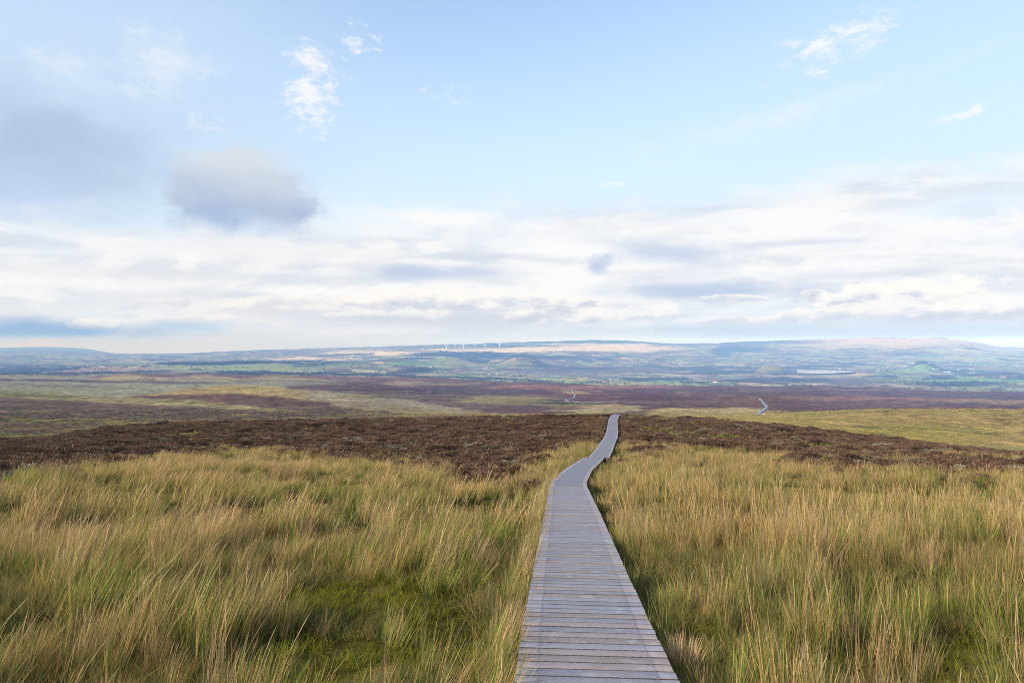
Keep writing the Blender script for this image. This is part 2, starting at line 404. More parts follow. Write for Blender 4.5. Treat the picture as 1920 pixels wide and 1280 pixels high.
# nearer rough ground and named fields
onfarm(blob(1100, 694, 170, 7, .4, 4200, 9000), srgb(104, 86, 80))
onfarm(blob(1560, 714, 260, 4, .5, ME, 6000), srgb(108, 92, 84))
onfarm(blob(1440, 712, 140, 5, .4, ME, 5600), srgb(122, 106, 92))
onfarm(blob(985, 683, 60, 9, .25, 6600, 7500), srgb(120, 124, 70))
onfarm(blob(1010, 682, 30, 7, .3, 7000, 7600), srgb(60, 72, 42))  # shade on the knoll's right side, painted as darker green
onfarm(blob(845, 677, 60, 6, .3, 6500, 7400), srgb(140, 132, 84))
onfarm(blob(770, 676, 70, 8, .4, 5800, 7000), srgb(112, 140, 74))
onfarm(blob(1100, 711, 80, 2.6, .3, ME, 5000), srgb(178, 168, 108))
onfarm(blob(1075, 716, 36, 2.6, .3, ME, 5000), srgb(136, 160, 74))
onfarm(blob(1270, 716, 110, 4.6, .3, ME, 5200), srgb(142, 160, 80))
onfarm(blob(1140, 719, 70, 2.4, .3, ME, 5000), srgb(166, 160, 98))
onfarm(blob(1300, 705, 60, 3, .4, ME, 6000), srgb(196, 166, 116))
onfarm(blob(1360, 711, 90, 2.4, .4, ME, 5200), srgb(186, 158, 112))
onfarm(blob(1450, 692, 36, 8, .3, 5800, 6560), srgb(132, 128, 74))
onfarm(blob(1470, 697, 30, 5, .4, 5800, 6500)*.8, srgb(92, 86, 58))
onfarm(blob(1560, 703, 110, 3.4, .4, 4500, 6560), srgb(184, 162, 106))
onfarm(blob(1733, 690, 50, 9, .3, 6000, 7300), srgb(124, 148, 66))
onfarm(blob(1652, 697, 34, 7, .3, 5500, 6500), srgb(96, 124, 60))
onfarm(blob(1750, 712, 120, 5, .4, 4300, 6500), srgb(124, 142, 78))
onfarm(blob(1850, 714, 90, 2.2, .4, 4000, 6500), srgb(112, 152, 72))
onfarm(blob(1890, 702, 90, 5, .4, 5000, 6500), srgb(150, 132, 96))
onfarm(blob(850, 707, 36, 3, .3, ME, 5200), srgb(114, 136, 76))
onfarm(blob(430, 690, 190, 7.5, .3, 4000, 5600), srgb(138, 148, 88))
onfarm(blob(560, 697, 80, 2.5, .4, 3800, 5600), srgb(158, 148, 100))
onfarm(blob(600, 683, 60, 5, .4, 4800, 6300), srgb(112, 122, 72))
onfarm(blob(680, 676, 90, 2.5, .4, 5600, 7000), srgb(92, 74, 66))
onfarm(blob(200, 693, 110, 4, .5, 4000, 6200), srgb(152, 126, 104))
onfarm(blob(120, 660, 300, 9, .5, 14000, 31000), srgb(104, 104, 82))
PLANT = blob(390, 679.5, 112, 4.2, .25, 4900, 6500)*farm
onfarm(PLANT, srgb(38, 50, 32))
WOOD = np.maximum(WOOD*(1-blob(1010, 652, 330, 10, .2)-blob(1650, 643, 330, 12, .2)).clip(0, 1), PLANT)
for b in [(340, 704, 30, 1.5), (870, 664, 95, 5), (1010, 686, 60, 2), (1480, 700, 60, 3), (1370, 698, 60, 4), (1240, 710, 60, 3), (1750, 708, 30, 3), (1800, 720, 90, 3.5),
          (520, 700, 120, 2), (790, 695, 40, 4), (60, 692, 110, 2.5), (1380, 655, 50, 5), (1860, 702, 30, 6), (1300, 690, 70, 4), (1320, 640, 50, 2.5), (1650, 704, 20, 2)]:
    WOOD = np.maximum(WOOD, blob(*b, .35)*farm*.9)
put(WOOD*.92*farm, srgb(40, 44, 34))
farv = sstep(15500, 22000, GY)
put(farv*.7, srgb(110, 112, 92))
FARMW = sstep(2800, 3600, GY)

nr, nc = GX.shape
idx = np.arange(nr*nc).reshape(nr, nc)
Q = np.stack([idx[:-1, :-1], idx[:-1, 1:], idx[1:, 1:], idx[1:, :-1]], -1).reshape(-1, 4)
V = np.stack([GX, GY, GZ], -1).reshape(-1, 3)
aux = np.stack([HEATH, FARMW, nearw], -1).reshape(-1, 3)

# ------------------------------------------------------------------ node helpers
class S:
    """socket with arithmetic"""
    def __init__(s, nt, sock): s.nt, s.s = nt, sock
    def _m(s, op, *b, clamp=False):
        n = s.nt.nodes.new('ShaderNodeMath'); n.operation = op; n.use_clamp = clamp
        s.nt.links.new(s.s, n.inputs[0])
        for i, v in enumerate(b):
            if isinstance(v, S): s.nt.links.new(v.s, n.inputs[i+1])
            else: n.inputs[i+1].default_value = v
        return S(s.nt, n.outputs[0])
    def __add__(s, b): return s._m('ADD', b)
    __radd__ = __add__
    def __mul__(s, b): return s._m('MULTIPLY', b)
    __rmul__ = __mul__
    def __sub__(s, b): return s._m('SUBTRACT', b)
    def __rsub__(s, b): return (s*-1.0)+b
    def __truediv__(s, b): return s._m('DIVIDE', b)
    def pw(s, b): return s._m('POWER', b)
    def mx(s, b): return s._m('MAXIMUM', b)
    def mn(s, b): return s._m('MINIMUM', b)
    def ab(s): return s._m('ABSOLUTE')
    def sq(s): return s._m('SQRT')
    def cl(s): return s._m('ADD', 0.0, clamp=True)
    def ss(s, a, b):
        n = s.nt.nodes.new('ShaderNodeMapRange'); n.interpolation_type = 'SMOOTHSTEP'
        s.nt.links.new(s.s, n.inputs[0]); n.inputs[1].default_value = a; n.inputs[2].default_value = b
        return S(s.nt, n.outputs[0])
def combine(nt, x, y, z=0.0):
    n = nt.nodes.new('ShaderNodeCombineXYZ')
    for i, v in enumerate((x, y, z)):
        if isinstance(v, S): nt.links.new(v.s, n.inputs[i])
        else: n.inputs[i].default_value = v
    return n.outputs[0]
def noise(nt, vec, scale=1.0, detail=4, rough=.5, dist=0.0):
    n = nt.nodes.new('ShaderNodeTexNoise')
    if vec is not None: nt.links.new(vec, n.inputs['Vector'])
    n.inputs['Scale'].default_value = scale; n.inputs['Detail'].default_value = detail
    n.inputs['Roughness'].default_value = rough; n.inputs['Distortion'].default_value = dist
    return S(nt, n.outputs['Fac'])
def mixc(nt, f, a, b, mode='MIX'):
    n = nt.nodes.new('ShaderNodeMix'); n.data_type = 'RGBA'; n.blend_type = mode
    for k, v in ((0, f), (6, a), (7, b)):
        if isinstance(v, S): nt.links.new(v.s, n.inputs[k])
        elif hasattr(v, 'links'): nt.links.new(v, n.inputs[k])
        elif k == 0: n.inputs[0].default_value = v
        else: n.inputs[k].default_value = (*v[:3], 1)
    return n.outputs[2]
def new_mat(name):
    m = bpy.data.materials.new(name); m.use_nodes = True
    nt = m.node_tree; b = nt.nodes['Principled BSDF']; b.inputs['Specular IOR Level'].default_value = .2
    b.inputs['Roughness'].default_value = .8
    return m, nt, b
def attr(nt, name):
    n = nt.nodes.new('ShaderNodeAttribute'); n.attribute_name = name; return n
def rgb_mul(nt, c, f):
    """colour * scalar"""
    n = nt.nodes.new('ShaderNodeVectorMath'); n.operation = 'SCALE'
    nt.links.new(c, n.inputs[0])
    if isinstance(f, S): nt.links.new(f.s, n.inputs[3])
    else: n.inputs[3].default_value = f
    return n.outputs[0]

# ------------------------------------------------------------------ ground material
mg, nt, bs = new_mat('moor_cover')
geo = nt.nodes.new('ShaderNodeNewGeometry')
pos = geo.outputs['Position']
cv = attr(nt, 'cover').outputs['Color']
ax = attr(nt, 'aux').outputs['Vector']
sx = nt.nodes.new('ShaderNodeSeparateXYZ'); nt.links.new(ax, sx.inputs[0])
fm = S(nt, sx.outputs[1]); nearf = S(nt, sx.outputs[2])
nA = noise(nt, pos, 1.1, 5, .65); nB = noise(nt, pos, .16, 5, .6); nC = noise(nt, pos, .03, 4, .6); nD = noise(nt, pos, .012, 5, .65)
f = (nA-.5)*2.6*(1-fm)+(nB-.5)*3.0*(1-fm)+(nC-.5)*1.3+(nD-.5)*1.6*fm+1.0
c1 = rgb_mul(nt, cv, f.mx(.25))
# tussock flecks on the middle distance
vz = nt.nodes.new('ShaderNodeTexVoronoi'); vz.inputs['Scale'].default_value = .45
nt.links.new(pos, vz.inputs['Vector'])
fl = (1-S(nt, vz.outputs['Distance']).ss(.1, .5))*(1-fm)*.7*noise(nt, pos, .05, 3).ss(.4, .62)
c2 = mixc(nt, fl, c1, rgb_mul(nt, c1, 1.55))
nt.links.new(c2, bs.inputs['Base Color']); bs.inputs['Roughness'].default_value = 1; bs.inputs['Specular IOR Level'].default_value = 0
bp = nt.nodes.new('ShaderNodeBump'); bp.inputs['Strength'].default_value = .9; bp.inputs['Distance'].default_value = .5
hgt = (nA*.35+nB*1.6)*(1-fm)+nC*5.0*fm
nt.links.new(hgt.s, bp.inputs['Height']); nt.links.new(bp.outputs[0], bs.inputs['Normal'])
me = np_mesh('ground', V, Q, mg, {'cover': COV.reshape(-1, 3), 'aux': aux}, smooth=True)
ground = tag(link('ground', me), kind='structure')

# ------------------------------------------------------------------ lakes
mw, nt, bs = new_mat('lake_water')
bs.inputs['Base Color'].default_value = (.52, .53, .56, 1); bs.inputs['Roughness'].default_value = .06; bs.inputs['IOR'].default_value = 1.33  # pale base colour stands in for the sky's reflection
bs.inputs['Specular IOR Level'].default_value = .5
def lake(name, poly, z):
    return tag(mesh_obj(name, [(x, y, z) for x, y in poly], [list(range(len(poly)))[::-1]], mw), kind='structure')
lake('lake', lakeP, LAKE_Z+CAMZ)
xr, dr, zr = spot(402, 676.6, 5600)
lake('reservoir', [(xr-70+a, dr+b) for a, b in ((0, 0), (60, -60), (130, 0), (135, 260), (60, 330), (5, 250))], zr+6)

# ------------------------------------------------------------------ gravel track seen again farther down
mt, nt, bs = new_mat('gravel')
p = nt.nodes.new('ShaderNodeNewGeometry').outputs['Position']
nn = noise(nt, p, .35, 4); n3 = noise(nt, p, 3.0, 3)
nt.links.new(mixc(nt, nn.ss(.35, .65), (.17, .18, .21), (.27, .27, .29)), bs.inputs['Base Color'])
def strip(name, pts, width, mat, lift=.3, step=2.5):
    P = np.array(pts, float); seg = np.hypot(*np.diff(P, axis=0).T); s = np.concatenate([[0], np.cumsum(seg)])
    t = np.arange(0, s[-1], step)
    xy = np.stack([pchip(s, P[:, 0], t), pchip(s, P[:, 1], t)], 1)
    tg = np.gradient(xy, axis=0); tg /= np.linalg.norm(tg, axis=1)[:, None]; nrm = np.stack([tg[:, 1], -tg[:, 0]], 1)
    w = width/2*(1+.12*vnoise(t/15, t*0+3))[:, None]
    L = xy-nrm*w; Rr = xy+nrm*w; mid_ = xy
    def z(q): return sample(q[:, 0], q[:, 1])
    zz = np.maximum(np.maximum(z(L), z(Rr)), z(mid_))+lift
    k = len(t)
    Vt = np.concatenate([np.c_[L, zz], np.c_[Rr, zz], np.c_[L, zz-1.2], np.c_[Rr, zz-1.2]])
    i = np.arange(k-1)
    Qf = np.concatenate([np.stack([i, i+k, i+k+1, i+1], 1), np.stack([i+2*k, i, i+1, i+2*k+1], 1), np.stack([i+k, i+3*k, i+3*k+1, i+k+1], 1)])
    return link(name, np_mesh(name, Vt, Qf, mat))
def path_px(lst): return [(( px-960)/F*d, d) for px, d in lst]
trA = [(1417, 505), (1421, 540), (1427, 610), (1433, 690), (1437, 750), (1438.5, 800), (1437, 850), (1432, 910), (1427, 970), (1424, 1020)]
trB = [(1252, 1010), (1240, 1000), (1200, 990), (1150, 985), (1110, 1000), (1085, 1030), (1066, 1110), (1060, 1180), (1066, 1215), (1073, 1260), (1077, 1340), (1078, 1450), (1076, 1600), (1073, 1750), (1071, 1900)]
tag(strip('gravel_track', path_px(trA), 4.2, mt), kind='structure')
tag(strip('gravel_track', path_px(trB), 3.6, mt, lift=.4), kind='structure')

# ------------------------------------------------------------------ boardwalk
mwood, nt, bs = new_mat('weathered_plank')
tc = nt.nodes.new('ShaderNodeNewGeometry').outputs['Position']
pc = attr(nt, 'tone').outputs['Color']
mp = nt.nodes.new('ShaderNodeMapping'); nt.links.new(tc, mp.inputs[0]); mp.inputs['Scale'].default_value = (2.2, 60, 3)
g1 = noise(nt, mp.outputs[0], 1.0, 5, .65); g2 = noise(nt, tc, 5.0, 4, .6); g3 = noise(nt, tc, 22, 3, .6)
w1 = rgb_mul(nt, pc, (g1-.5)*1.1+(g3-.5)*.5+1.0)
w2 = mixc(nt, g2.ss(.52, .72)*.4, w1, (.33, .35, .43))
w3 = mixc(nt, noise(nt, tc, 2.1, 5, .7).ss(.53, .72)*.4, w2, (.17, .14, .13))
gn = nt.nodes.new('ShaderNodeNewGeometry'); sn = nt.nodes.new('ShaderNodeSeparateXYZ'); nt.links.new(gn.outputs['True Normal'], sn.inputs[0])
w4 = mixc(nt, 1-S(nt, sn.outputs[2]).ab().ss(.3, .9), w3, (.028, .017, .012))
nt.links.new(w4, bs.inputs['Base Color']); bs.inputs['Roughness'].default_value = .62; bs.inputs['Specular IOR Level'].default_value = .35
bp = nt.nodes.new('ShaderNodeBump'); bp.inputs['Strength'].default_value = .5; bp.inputs['Distance'].default_value = .004
nt.links.new(g1.s, bp.inputs['Height']); nt.links.new(bp.outputs[0], bs.inputs['Normal'])
mbeam, nt, bs = new_mat('bearer_timber')
nt.links.new(mixc(nt, noise(nt, nt.nodes.new('ShaderNodeNewGeometry').outputs['Position'], 6, 4).ss(.3, .7), (.14, .09, .06), (.22, .15, .10)), bs.inputs['Base Color'])
mwire, nt, bs = new_mat('galvanised_wire')
bs.inputs['Base Color'].default_value = (.15, .18, .24, 1); bs.inputs['Metallic'].default_value = .2; bs.inputs['Roughness'].default_value = .5

BW = 1.2; PITCH = .158
class Line:
    def __init__(s, P, kinks):
        s.P = np.array(P, float); seg = np.hypot(*np.diff(s.P, axis=0).T); s.s = np.concatenate([[0], np.cumsum(seg)])
        s.L = s.s[-1]
    def at(s, t): return np.stack([np.interp(t, s.s, s.P[:, 0]), np.interp(t, s.s, s.P[:, 1])], -1)
    def tan(s, t):
        d = s.at(np.clip(t+.9, 0, s.L))-s.at(np.clip(t-.9, 0, s.L)); return d/np.linalg.norm(d, axis=-1, keepdims=True)
BOXV = np.array([(-1, -1, 0), (1, -1, 0), (1, 1, 0), (-1, 1, 0), (-1, -1, 1), (1, -1, 1), (1, 1, 1), (-1, 1, 1)], float)
BOXQ = np.array([(0, 3, 2, 1), (4, 5, 6, 7), (0, 1, 5, 4), (1, 2, 6, 5), (2, 3, 7, 6), (3, 0, 4, 7)])
# plank cross-section: chamfered top edges
def plank(c, tg, w, half, z0, z1, dz_ends):
    n = np.array([tg[1], -tg[0]])
    prof = [(-half, 0), (half, 0), (half, .0388), (half-.0015, .04), (-half+.0015, .04), (-half, .0388)]
    vs = []
    for k, sgn in enumerate((-1, 1)):
        e = c+n*sgn*w/2
        for (a, h) in prof:
            q = e+tg*a
            zz = z0+(z1-z0)*(a/half*.5+.5)
            vs.append((q[0], q[1], zz-.04+h+dz_ends[k]))
    f = [(5, 4, 3, 2, 1, 0), (6, 7, 8, 9, 10, 11)]
    q = [(i, (i+1) % 6, (i+1) % 6+6, i+6) for i in range(6)]
    return vs, q+[]
walk = empty('boardwalk', (0, 0, 0))
tag(walk, 'grey weathered timber boardwalk with wire netting running downhill through the grass', 'boardwalk')
def build_section(P, t0, t1, name='deck_section', tier=0):
    ln = Line(P, None)
    n = round((t1-t0)/PITCH); step_ = (t1-t0)/n
    VV, QQ, TT = [], [], []
    for k in range(n):
        t = t0+(k+.5)*step_
        c = ln.at(t); tg = ln.tan(t)
        j = (random.random()-.5)
        w = BW+j*.012
        c = c+np.array([tg[1], -tg[0]])*(random.random()-.5)*.006
        za = board_z(*(c-tg*.06)); zb = board_z(*(c+tg*.06)); dz = random.uniform(-.001, .001)
        vs, q = plank(c, tg, w, .0655, za+dz, zb+dz, (random.uniform(-.0015, .0015), random.uniform(-.0015, .0015)))
        b = len(VV); VV += vs; QQ += [tuple(x+b for x in ff) for ff in q]
        # end caps as quads
        for o_ in (0, 6):
            QQ += [(b+o_, b+o_+5, b+o_+4, b+o_+3), (b+o_, b+o_+3, b+o_+2, b+o_+1)]
        tone = random.uniform(.84, 1.08)*np.array([.182, .187, .232]) if random.random() > .4 else random.uniform(.82, 1.04)*np.array([.215, .188, .195])
        TT += [tone]*12
    d = link(name, np_mesh(name, np.array(VV), np.array(QQ), mwood, {'tone': np.array(TT)}), walk)
    # bearers under the boards
    VV, QQ = [], []
    for off in (-.47, 0, .47):
        ts = np.arange(t0+.03, t1-.03, .8); ts = np.append(ts, t1-.03)
        for a, b_ in zip(ts[:-1], ts[1:]):
            base_ = len(VV)
            for tt in (a, b_):
                c = ln.at(tt); tg = ln.tan(tt); nn_ = np.array([tg[1], -tg[0]]); z = float(board_z(*c))
                for (e, h) in ((-.04, -.19), (.04, -.19), (.04, -.046), (-.04, -.046)):
                    q = c+nn_*(off+e); VV.append((q[0], q[1], z+h))
            QQ += [tuple(base_+x for x in ff) for ff in ((0, 4, 5, 1), (1, 5, 6, 2), (2, 6, 7, 3), (3, 7, 4, 0), (0, 1, 2, 3), (7, 6, 5, 4))]
    link('bearer', np_mesh('bearer', np.array(VV), np.array(QQ), mbeam), d)
    # wire netting laid over the boards
    hw = BW*.5-.155
    cell = .032 if tier == 0 else .07
    wid = .0013 if tier == 0 else .0055
    nrow = int((t1-t0-.1)/cell); ncol = int(2*hw/cell)
    rr = np.arange(nrow+1); 
    tt = t0+.05+rr*cell
    cc = ln.at(tt); tg = ln.tan(tt); nn_ = np.stack([tg[:, 1], -tg[:, 0]], 1)
    zc = board_z(cc[:, 0], cc[:, 1])+.007
    segs = []
    js = np.arange(ncol+1)
    for d_ in (1, -1):
        I, J = np.meshgrid(rr[:-1], js, indexing='ij')
        J2 = J+np.where(((I+J) % 2) == 0, 1, -1) if False else J+d_
        ok = (J2 >= 0) & (J2 <= ncol) & (((I+J) % 2) == 0 if d_ == 1 else ((I+J) % 2) == 0)
        segs.append((I[ok], J[ok], I[ok]+1, J2[ok]))
        ok2 = (J2 >= 0) & (J2 <= ncol) & ((I+J) % 2 == 1) if False else None
    VV = []; QQ = []
    def pt(I, J):
        o_ = (J/ncol*2-1)*hw
        return np.c_[cc[I]+nn_[I]*o_[:, None], zc[I]]
    vb = 0
    for (I, J, I2, J2) in segs:
        A = pt(I, J); B = pt(I2, J2); dd = B-A; dd /= np.linalg.norm(dd, axis=1)[:, None]
        s_ = np.stack([dd[:, 1], -dd[:, 0], dd[:, 0]*0], 1)*wid
        m_ = len(A)
        VV.append(np.concatenate([A-s_, A+s_, B+s_, B-s_])); k = np.arange(m_)
        QQ.append(np.stack([k, k+m_, k+2*m_, k+3*m_], 1)+vb); vb += 4*m_
    for e in (-hw, hw):                                  # selvedge wires
        A = np.c_[cc+nn_*(e-.002), zc+.001]; B = np.c_[cc+nn_*(e+.002), zc+.001]; k = np.arange(nrow); m_ = nrow+1
        VV.append(np.concatenate([A, B])); QQ.append(np.stack([k, k+m_, k+m_+1, k+1], 1)+vb); vb += 2*m_
    link('wire_netting', np_mesh('wire_netting', np.concatenate(VV), np.concatenate(QQ), mwire), d)
    return d
L1 = Line(PATH, None); L2 = Line(PATH2, None)
kink = L1.s[6]
build_section(PATH, 3.0, 15.0)
build_section(PATH, 15.0, kink, tier=0)
build_section(PATH, kink, L1.L, tier=1)
build_section(PATH2, 0, 24.0, tier=1)
build_section(PATH2, 24.0, L2.L, tier=1)

# ------------------------------------------------------------------ blades
def blades(n, h0, h1, spread, lean, width, colf, segs=3, curl=.3, seed=0, base_r=.1, stems=0):
    """a tuft: n flat tapering blades; lean = mean drift of the tips per metre of height"""
    r = np.random.default_rng(seed)
    Vl, Ql, Cl = [], [], []
    for k in range(n):
        a = r.uniform(0, 2*math.pi); rad = base_r*math.sqrt(r.random())
        b = np.array([math.cos(a)*rad, math.sin(a)*rad, -.03])
        h = r.uniform(h0, h1); az = r.normal(a, 1.0); sp = spread*abs(r.normal(.6, .5))
        tip = np.array([math.cos(az)*sp*h, math.sin(az)*sp*h, 0])+np.array([lean[0], lean[1], 0])*h*r.uniform(.55, 1.45)
        fa = r.uniform(0, math.pi); side = np.array([math.cos(fa), math.sin(fa), 0])
        w = width*r.uniform(.7, 1.3)
        c0, c1 = colf(r)
        v0 = len(Vl)
        for s in range(segs+1):
            t = s/segs
            p_ = b+tip*(t**(1+curl))+np.array([0, 0, h*(t-.12*t*t*np.linalg.norm(tip)/h)])
            ww = w*(1-t*.85)
            if s < segs:
                Vl += [p_-side*ww, p_+side*ww]; Cl += [c0+(c1-c0)*t]*2
            else:
                Vl += [p_]; Cl += [c1]
        for s in range(segs-1):
            q = v0+2*s; Ql.append((q, q+1, q+3, q+2))
        q = v0+2*(segs-1); Ql.append((q, q+1, q+2, q+2))
    for k in range(stems):
        # flowering stems: thin stalk, feathery head
        a = r.uniform(0, 2*math.pi); rad = base_r*.8*math.sqrt(r.random())
        b = np.array([math.cos(a)*rad, math.sin(a)*rad, -.03]); h = h1*r.uniform(.85, 1.2)
        tip = np.array([r.normal(0, .1)*h, r.normal(0, .1)*h, 0])+np.array([lean[0], lean[1], 0])*h*r.uniform(.6, 1.3)
        fa = r.uniform(0, math.pi); side = np.array([math.cos(fa), math.sin(fa), 0]); c = jit(r, (.46, .33, .17), .2)
        v0 = len(Vl); prof = [(0, .6), (.4, .5), (.68, .45), (.78, .8), (.9, .65)]
        for t, ww in prof:
            p_ = b+tip*t**1.6+np.array([0, 0, h*t]); Vl += [p_-side*width*ww, p_+side*width*ww]; Cl += [c*(.75+.3*t)]*2
        Vl.append(b+tip+np.array([0, 0, h])); Cl.append(c)
        for q in range(4): Ql.append((v0+2*q, v0+2*q+1, v0+2*q+3, v0+2*q+2))
        Ql.append((v0+8, v0+9, v0+10, v0+10))
    return np.array(Vl), Ql, np.array(Cl)
def tuft_mesh(name, V_, Q_, C_, mat):
    me = bpy.data.meshes.new(name)
    me.from_pydata([tuple(v) for v in V_], [], [tuple(dict.fromkeys(f)) for f in Q_])
    a = me.attributes.new('tint', 'FLOAT_COLOR', 'POINT'); c4 = np.ones((len(V_), 4), np.float32); c4[:, :3] = C_
    a.data.foreach_set('color', c4.ravel()); me.materials.append(mat); me.update()
    return me
def plant_mat(name, trans=.3, var=.5):
    m, nt, bs = new_mat(name)
    c = attr(nt, 'tint').outputs['Color']
    oi = nt.nodes.new('ShaderNodeObjectInfo')
    rv = S(nt, oi.outputs['Random'])
    c = rgb_mul(nt, c, rv*var+(1-var/2))
    bs.inputs['Roughness'].default_value = .7; bs.inputs['Specular IOR Level'].default_value = .15
    nt.links.new(c, bs.inputs['Base Color'])
    tr = nt.nodes.new('ShaderNodeBsdfTranslucent'); nt.links.new(c, tr.inputs[0])
    mx = nt.nodes.new('ShaderNodeMixShader'); mx.inputs[0].default_value = trans
    nt.links.new(bs.outputs[0], mx.inputs[1]); nt.links.new(tr.outputs[0], mx.inputs[2])
    nt.links.new(mx.outputs[0], nt.nodes['Material Output'].inputs[0])
    return m
mgrass = plant_mat('grass_blade', .42); mheath = plant_mat('heather_sprig', .1, .7)

def jit(r, c, a=.27, h=.06):
    k = 1+r.normal(0, a); return np.clip(np.array(c)*k+r.normal(0, h, 3)*np.array(c), .005, .9)
STR = (.78, .485, .185); STR2 = (.66, .395, .165); GR1 = (.085, .135, .02); GR2 = (.175, .225, .036); ROSE = (.60, .38, .22); DEAD = (.22, .14, .075); OCH = (.56, .36, .11); GREYG = (.30, .28, .20)
def col_straw(r):
    u = r.random()
    if u < .28: return jit(r, GR2)*.9, jit(r, STR)
    if u < .52: return jit(r, STR2)*.5, jit(r, STR)
    if u < .66: return jit(r, OCH)*.6, jit(r, STR2)
    if u < .78: return jit(r, DEAD), jit(r, DEAD)*1.6
    return jit(r, GR1), jit(r, GR2)*1.2
def col_mix(r):
    u = r.random()
    if u < .36: return jit(r, GR2), jit(r, STR)
    if u < .46: return jit(r, GR2), jit(r, OCH)
    if u < .56: return jit(r, DEAD), jit(r, DEAD)*1.5
    return jit(r, GR1), jit(r, GR2)*1.4
def col_green(r):
    u = r.random()
    if u < .16: return jit(r, GR2), jit(r, STR)
    if u < .24: return jit(r, DEAD), jit(r, DEAD)*1.4
    return jit(r, GR1), jit(r, (.25, .285, .045))
def col_rose(r):
    u = r.random()
    if u < .6: return jit(r, GR2)*.9, jit(r, ROSE)
    if u < .75: return jit(r, DEAD), jit(r, ROSE)*.8
    return jit(r, GR1), jit(r, STR2)
def col_moss(r): return jit(r, (.085, .09, .012)), jit(r, (.27, .255, .02), .35)
def col_short(r):
    u = r.random()
    return (jit(r, (.12, .13, .04)), jit(r, (.22, .22, .07))) if u < .6 else (jit(r, OCH)*.5, jit(r, OCH)*.8)

# prototypes live in collections that the scene does not hold
def proto(coll, name, V_, Q_, C_, mat):
    o = bpy.data.objects.new(name, tuft_mesh(name, V_, Q_, C_, mat)); coll.objects.link(o); return o
def coll(n): return bpy.data.collections.new(n)
LEAN = (.21, .05)
def make_set(cname, fn, n, h, spread, lean, width, segs, count, br, stems=0):
    for k in range(count):
        proto(allset, f'{cname}_{k}', *blades(n, h[0], h[1], spread, lean, width, fn, segs, seed=sum(map(ord, cname))+k*7, base_r=br, stems=stems), mgrass)
def scatter(name, pts, rots, scales, which, cset, label=None):
    """one object: tufts instanced on points"""
    me = bpy.data.meshes.new(name); n = len(pts)
    me.vertices.add(n); me.vertices.foreach_set('co', np.asarray(pts, np.float32).ravel())
    a = me.attributes.new('rot', 'FLOAT_VECTOR', 'POINT'); a.data.foreach_set('vector', np.asarray(rots, np.float32).ravel())
    a = me.attributes.new('scl', 'FLOAT_VECTOR', 'POINT'); a.data.foreach_set('vector', np.asarray(scales, np.float32).ravel())
    a = me.attributes.new('pick', 'INT', 'POINT'); a.data.foreach_set('value', np.asarray(which, np.int32))
    o = bpy.data.objects.new(name, me); col.objects.link(o)
    ng = bpy.data.node_groups.new(name, 'GeometryNodeTree')
    ng.interface.new_socket('Geometry', in_out='INPUT', socket_type='NodeSocketGeometry')
    ng.interface.new_socket('Geometry', in_out='OUTPUT', socket_type='NodeSocketGeometry')
    N = ng.nodes; gi = N.new('NodeGroupInput'); go = N.new('NodeGroupOutput')
    ci = N.new('GeometryNodeCollectionInfo'); ci.inputs['Collection'].default_value = cset
    ci.inputs['Separate Children'].default_value = True; ci.inputs['Reset Children'].default_value = True
    ip = N.new('GeometryNodeInstanceOnPoints'); ip.inputs['Pick Instance'].default_value = True
    def na(nm, t):
        x = N.new('GeometryNodeInputNamedAttribute'); x.data_type = t; x.inputs['Name'].default_value = nm; return x.outputs['Attribute']
    e2r = N.new('FunctionNodeEulerToRotation')
    lk = ng.links.new
    lk(gi.outputs[0], ip.inputs['Points']); lk(ci.outputs[0], ip.inputs['Instance'])
    lk(na('pick', 'INT'), ip.inputs['Instance Index'])
    lk(na('rot', 'FLOAT_VECTOR'), e2r.inputs[0]); lk(e2r.outputs[0], ip.inputs['Rotation'])
    lk(na('scl', 'FLOAT_VECTOR'), ip.inputs['Scale']); lk(ip.outputs[0], go.inputs[0])
    md = o.modifiers.new('scatter', 'NODES'); md.node_group = ng
    return tag(o, label, kind='stuff')

def field(x0, x1, y0, y1, dens, seed):
    r = np.random.default_rng(seed)
    n = int((x1-x0)*(y1-y0)*dens)
    return r.uniform(x0, x1, n), r.uniform(y0, y1, n), r
def heath_at(x, y):
    px = 960+F*x/np.maximum(y, 5); z = sample(x, y); py = 640-F*(z-CAMZ)/np.maximum(y, 3)
    hb = np.interp(px, HB[:, 0], HB[:, 1])
    h = (hb-py)+rag(x, y)
    gap = fbm(x/5.5, y/3.6, 3, 48) > np.where(px > 1200, .20, .40)
    return np.where(gap, -30, h), px, py, z
MOSSP = [(545, 1235, 150, 60), (690, 1140, 160, 40), (850, 1180, 80, 60), (610, 1120, 80, 30), (1300, 1225, 50, 50), (600, 902, 70, 8), (880, 955, 70, 16), (1790, 1250, 60, 40), (1560, 1270, 60, 30), (1545, 935, 130, 9), (240, 950, 60, 8)]
def moss_at(px, py, x, y):
    w = np.full(px.shape, -1.0)
    for cx, cy, rx, ry in MOSSP:
        w = np.maximum(w, 1-np.hypot((px-cx)/rx, (py-cy)/ry))
    return w+fbm(x/.9, y/.9, 4, 71)*1.5-.05

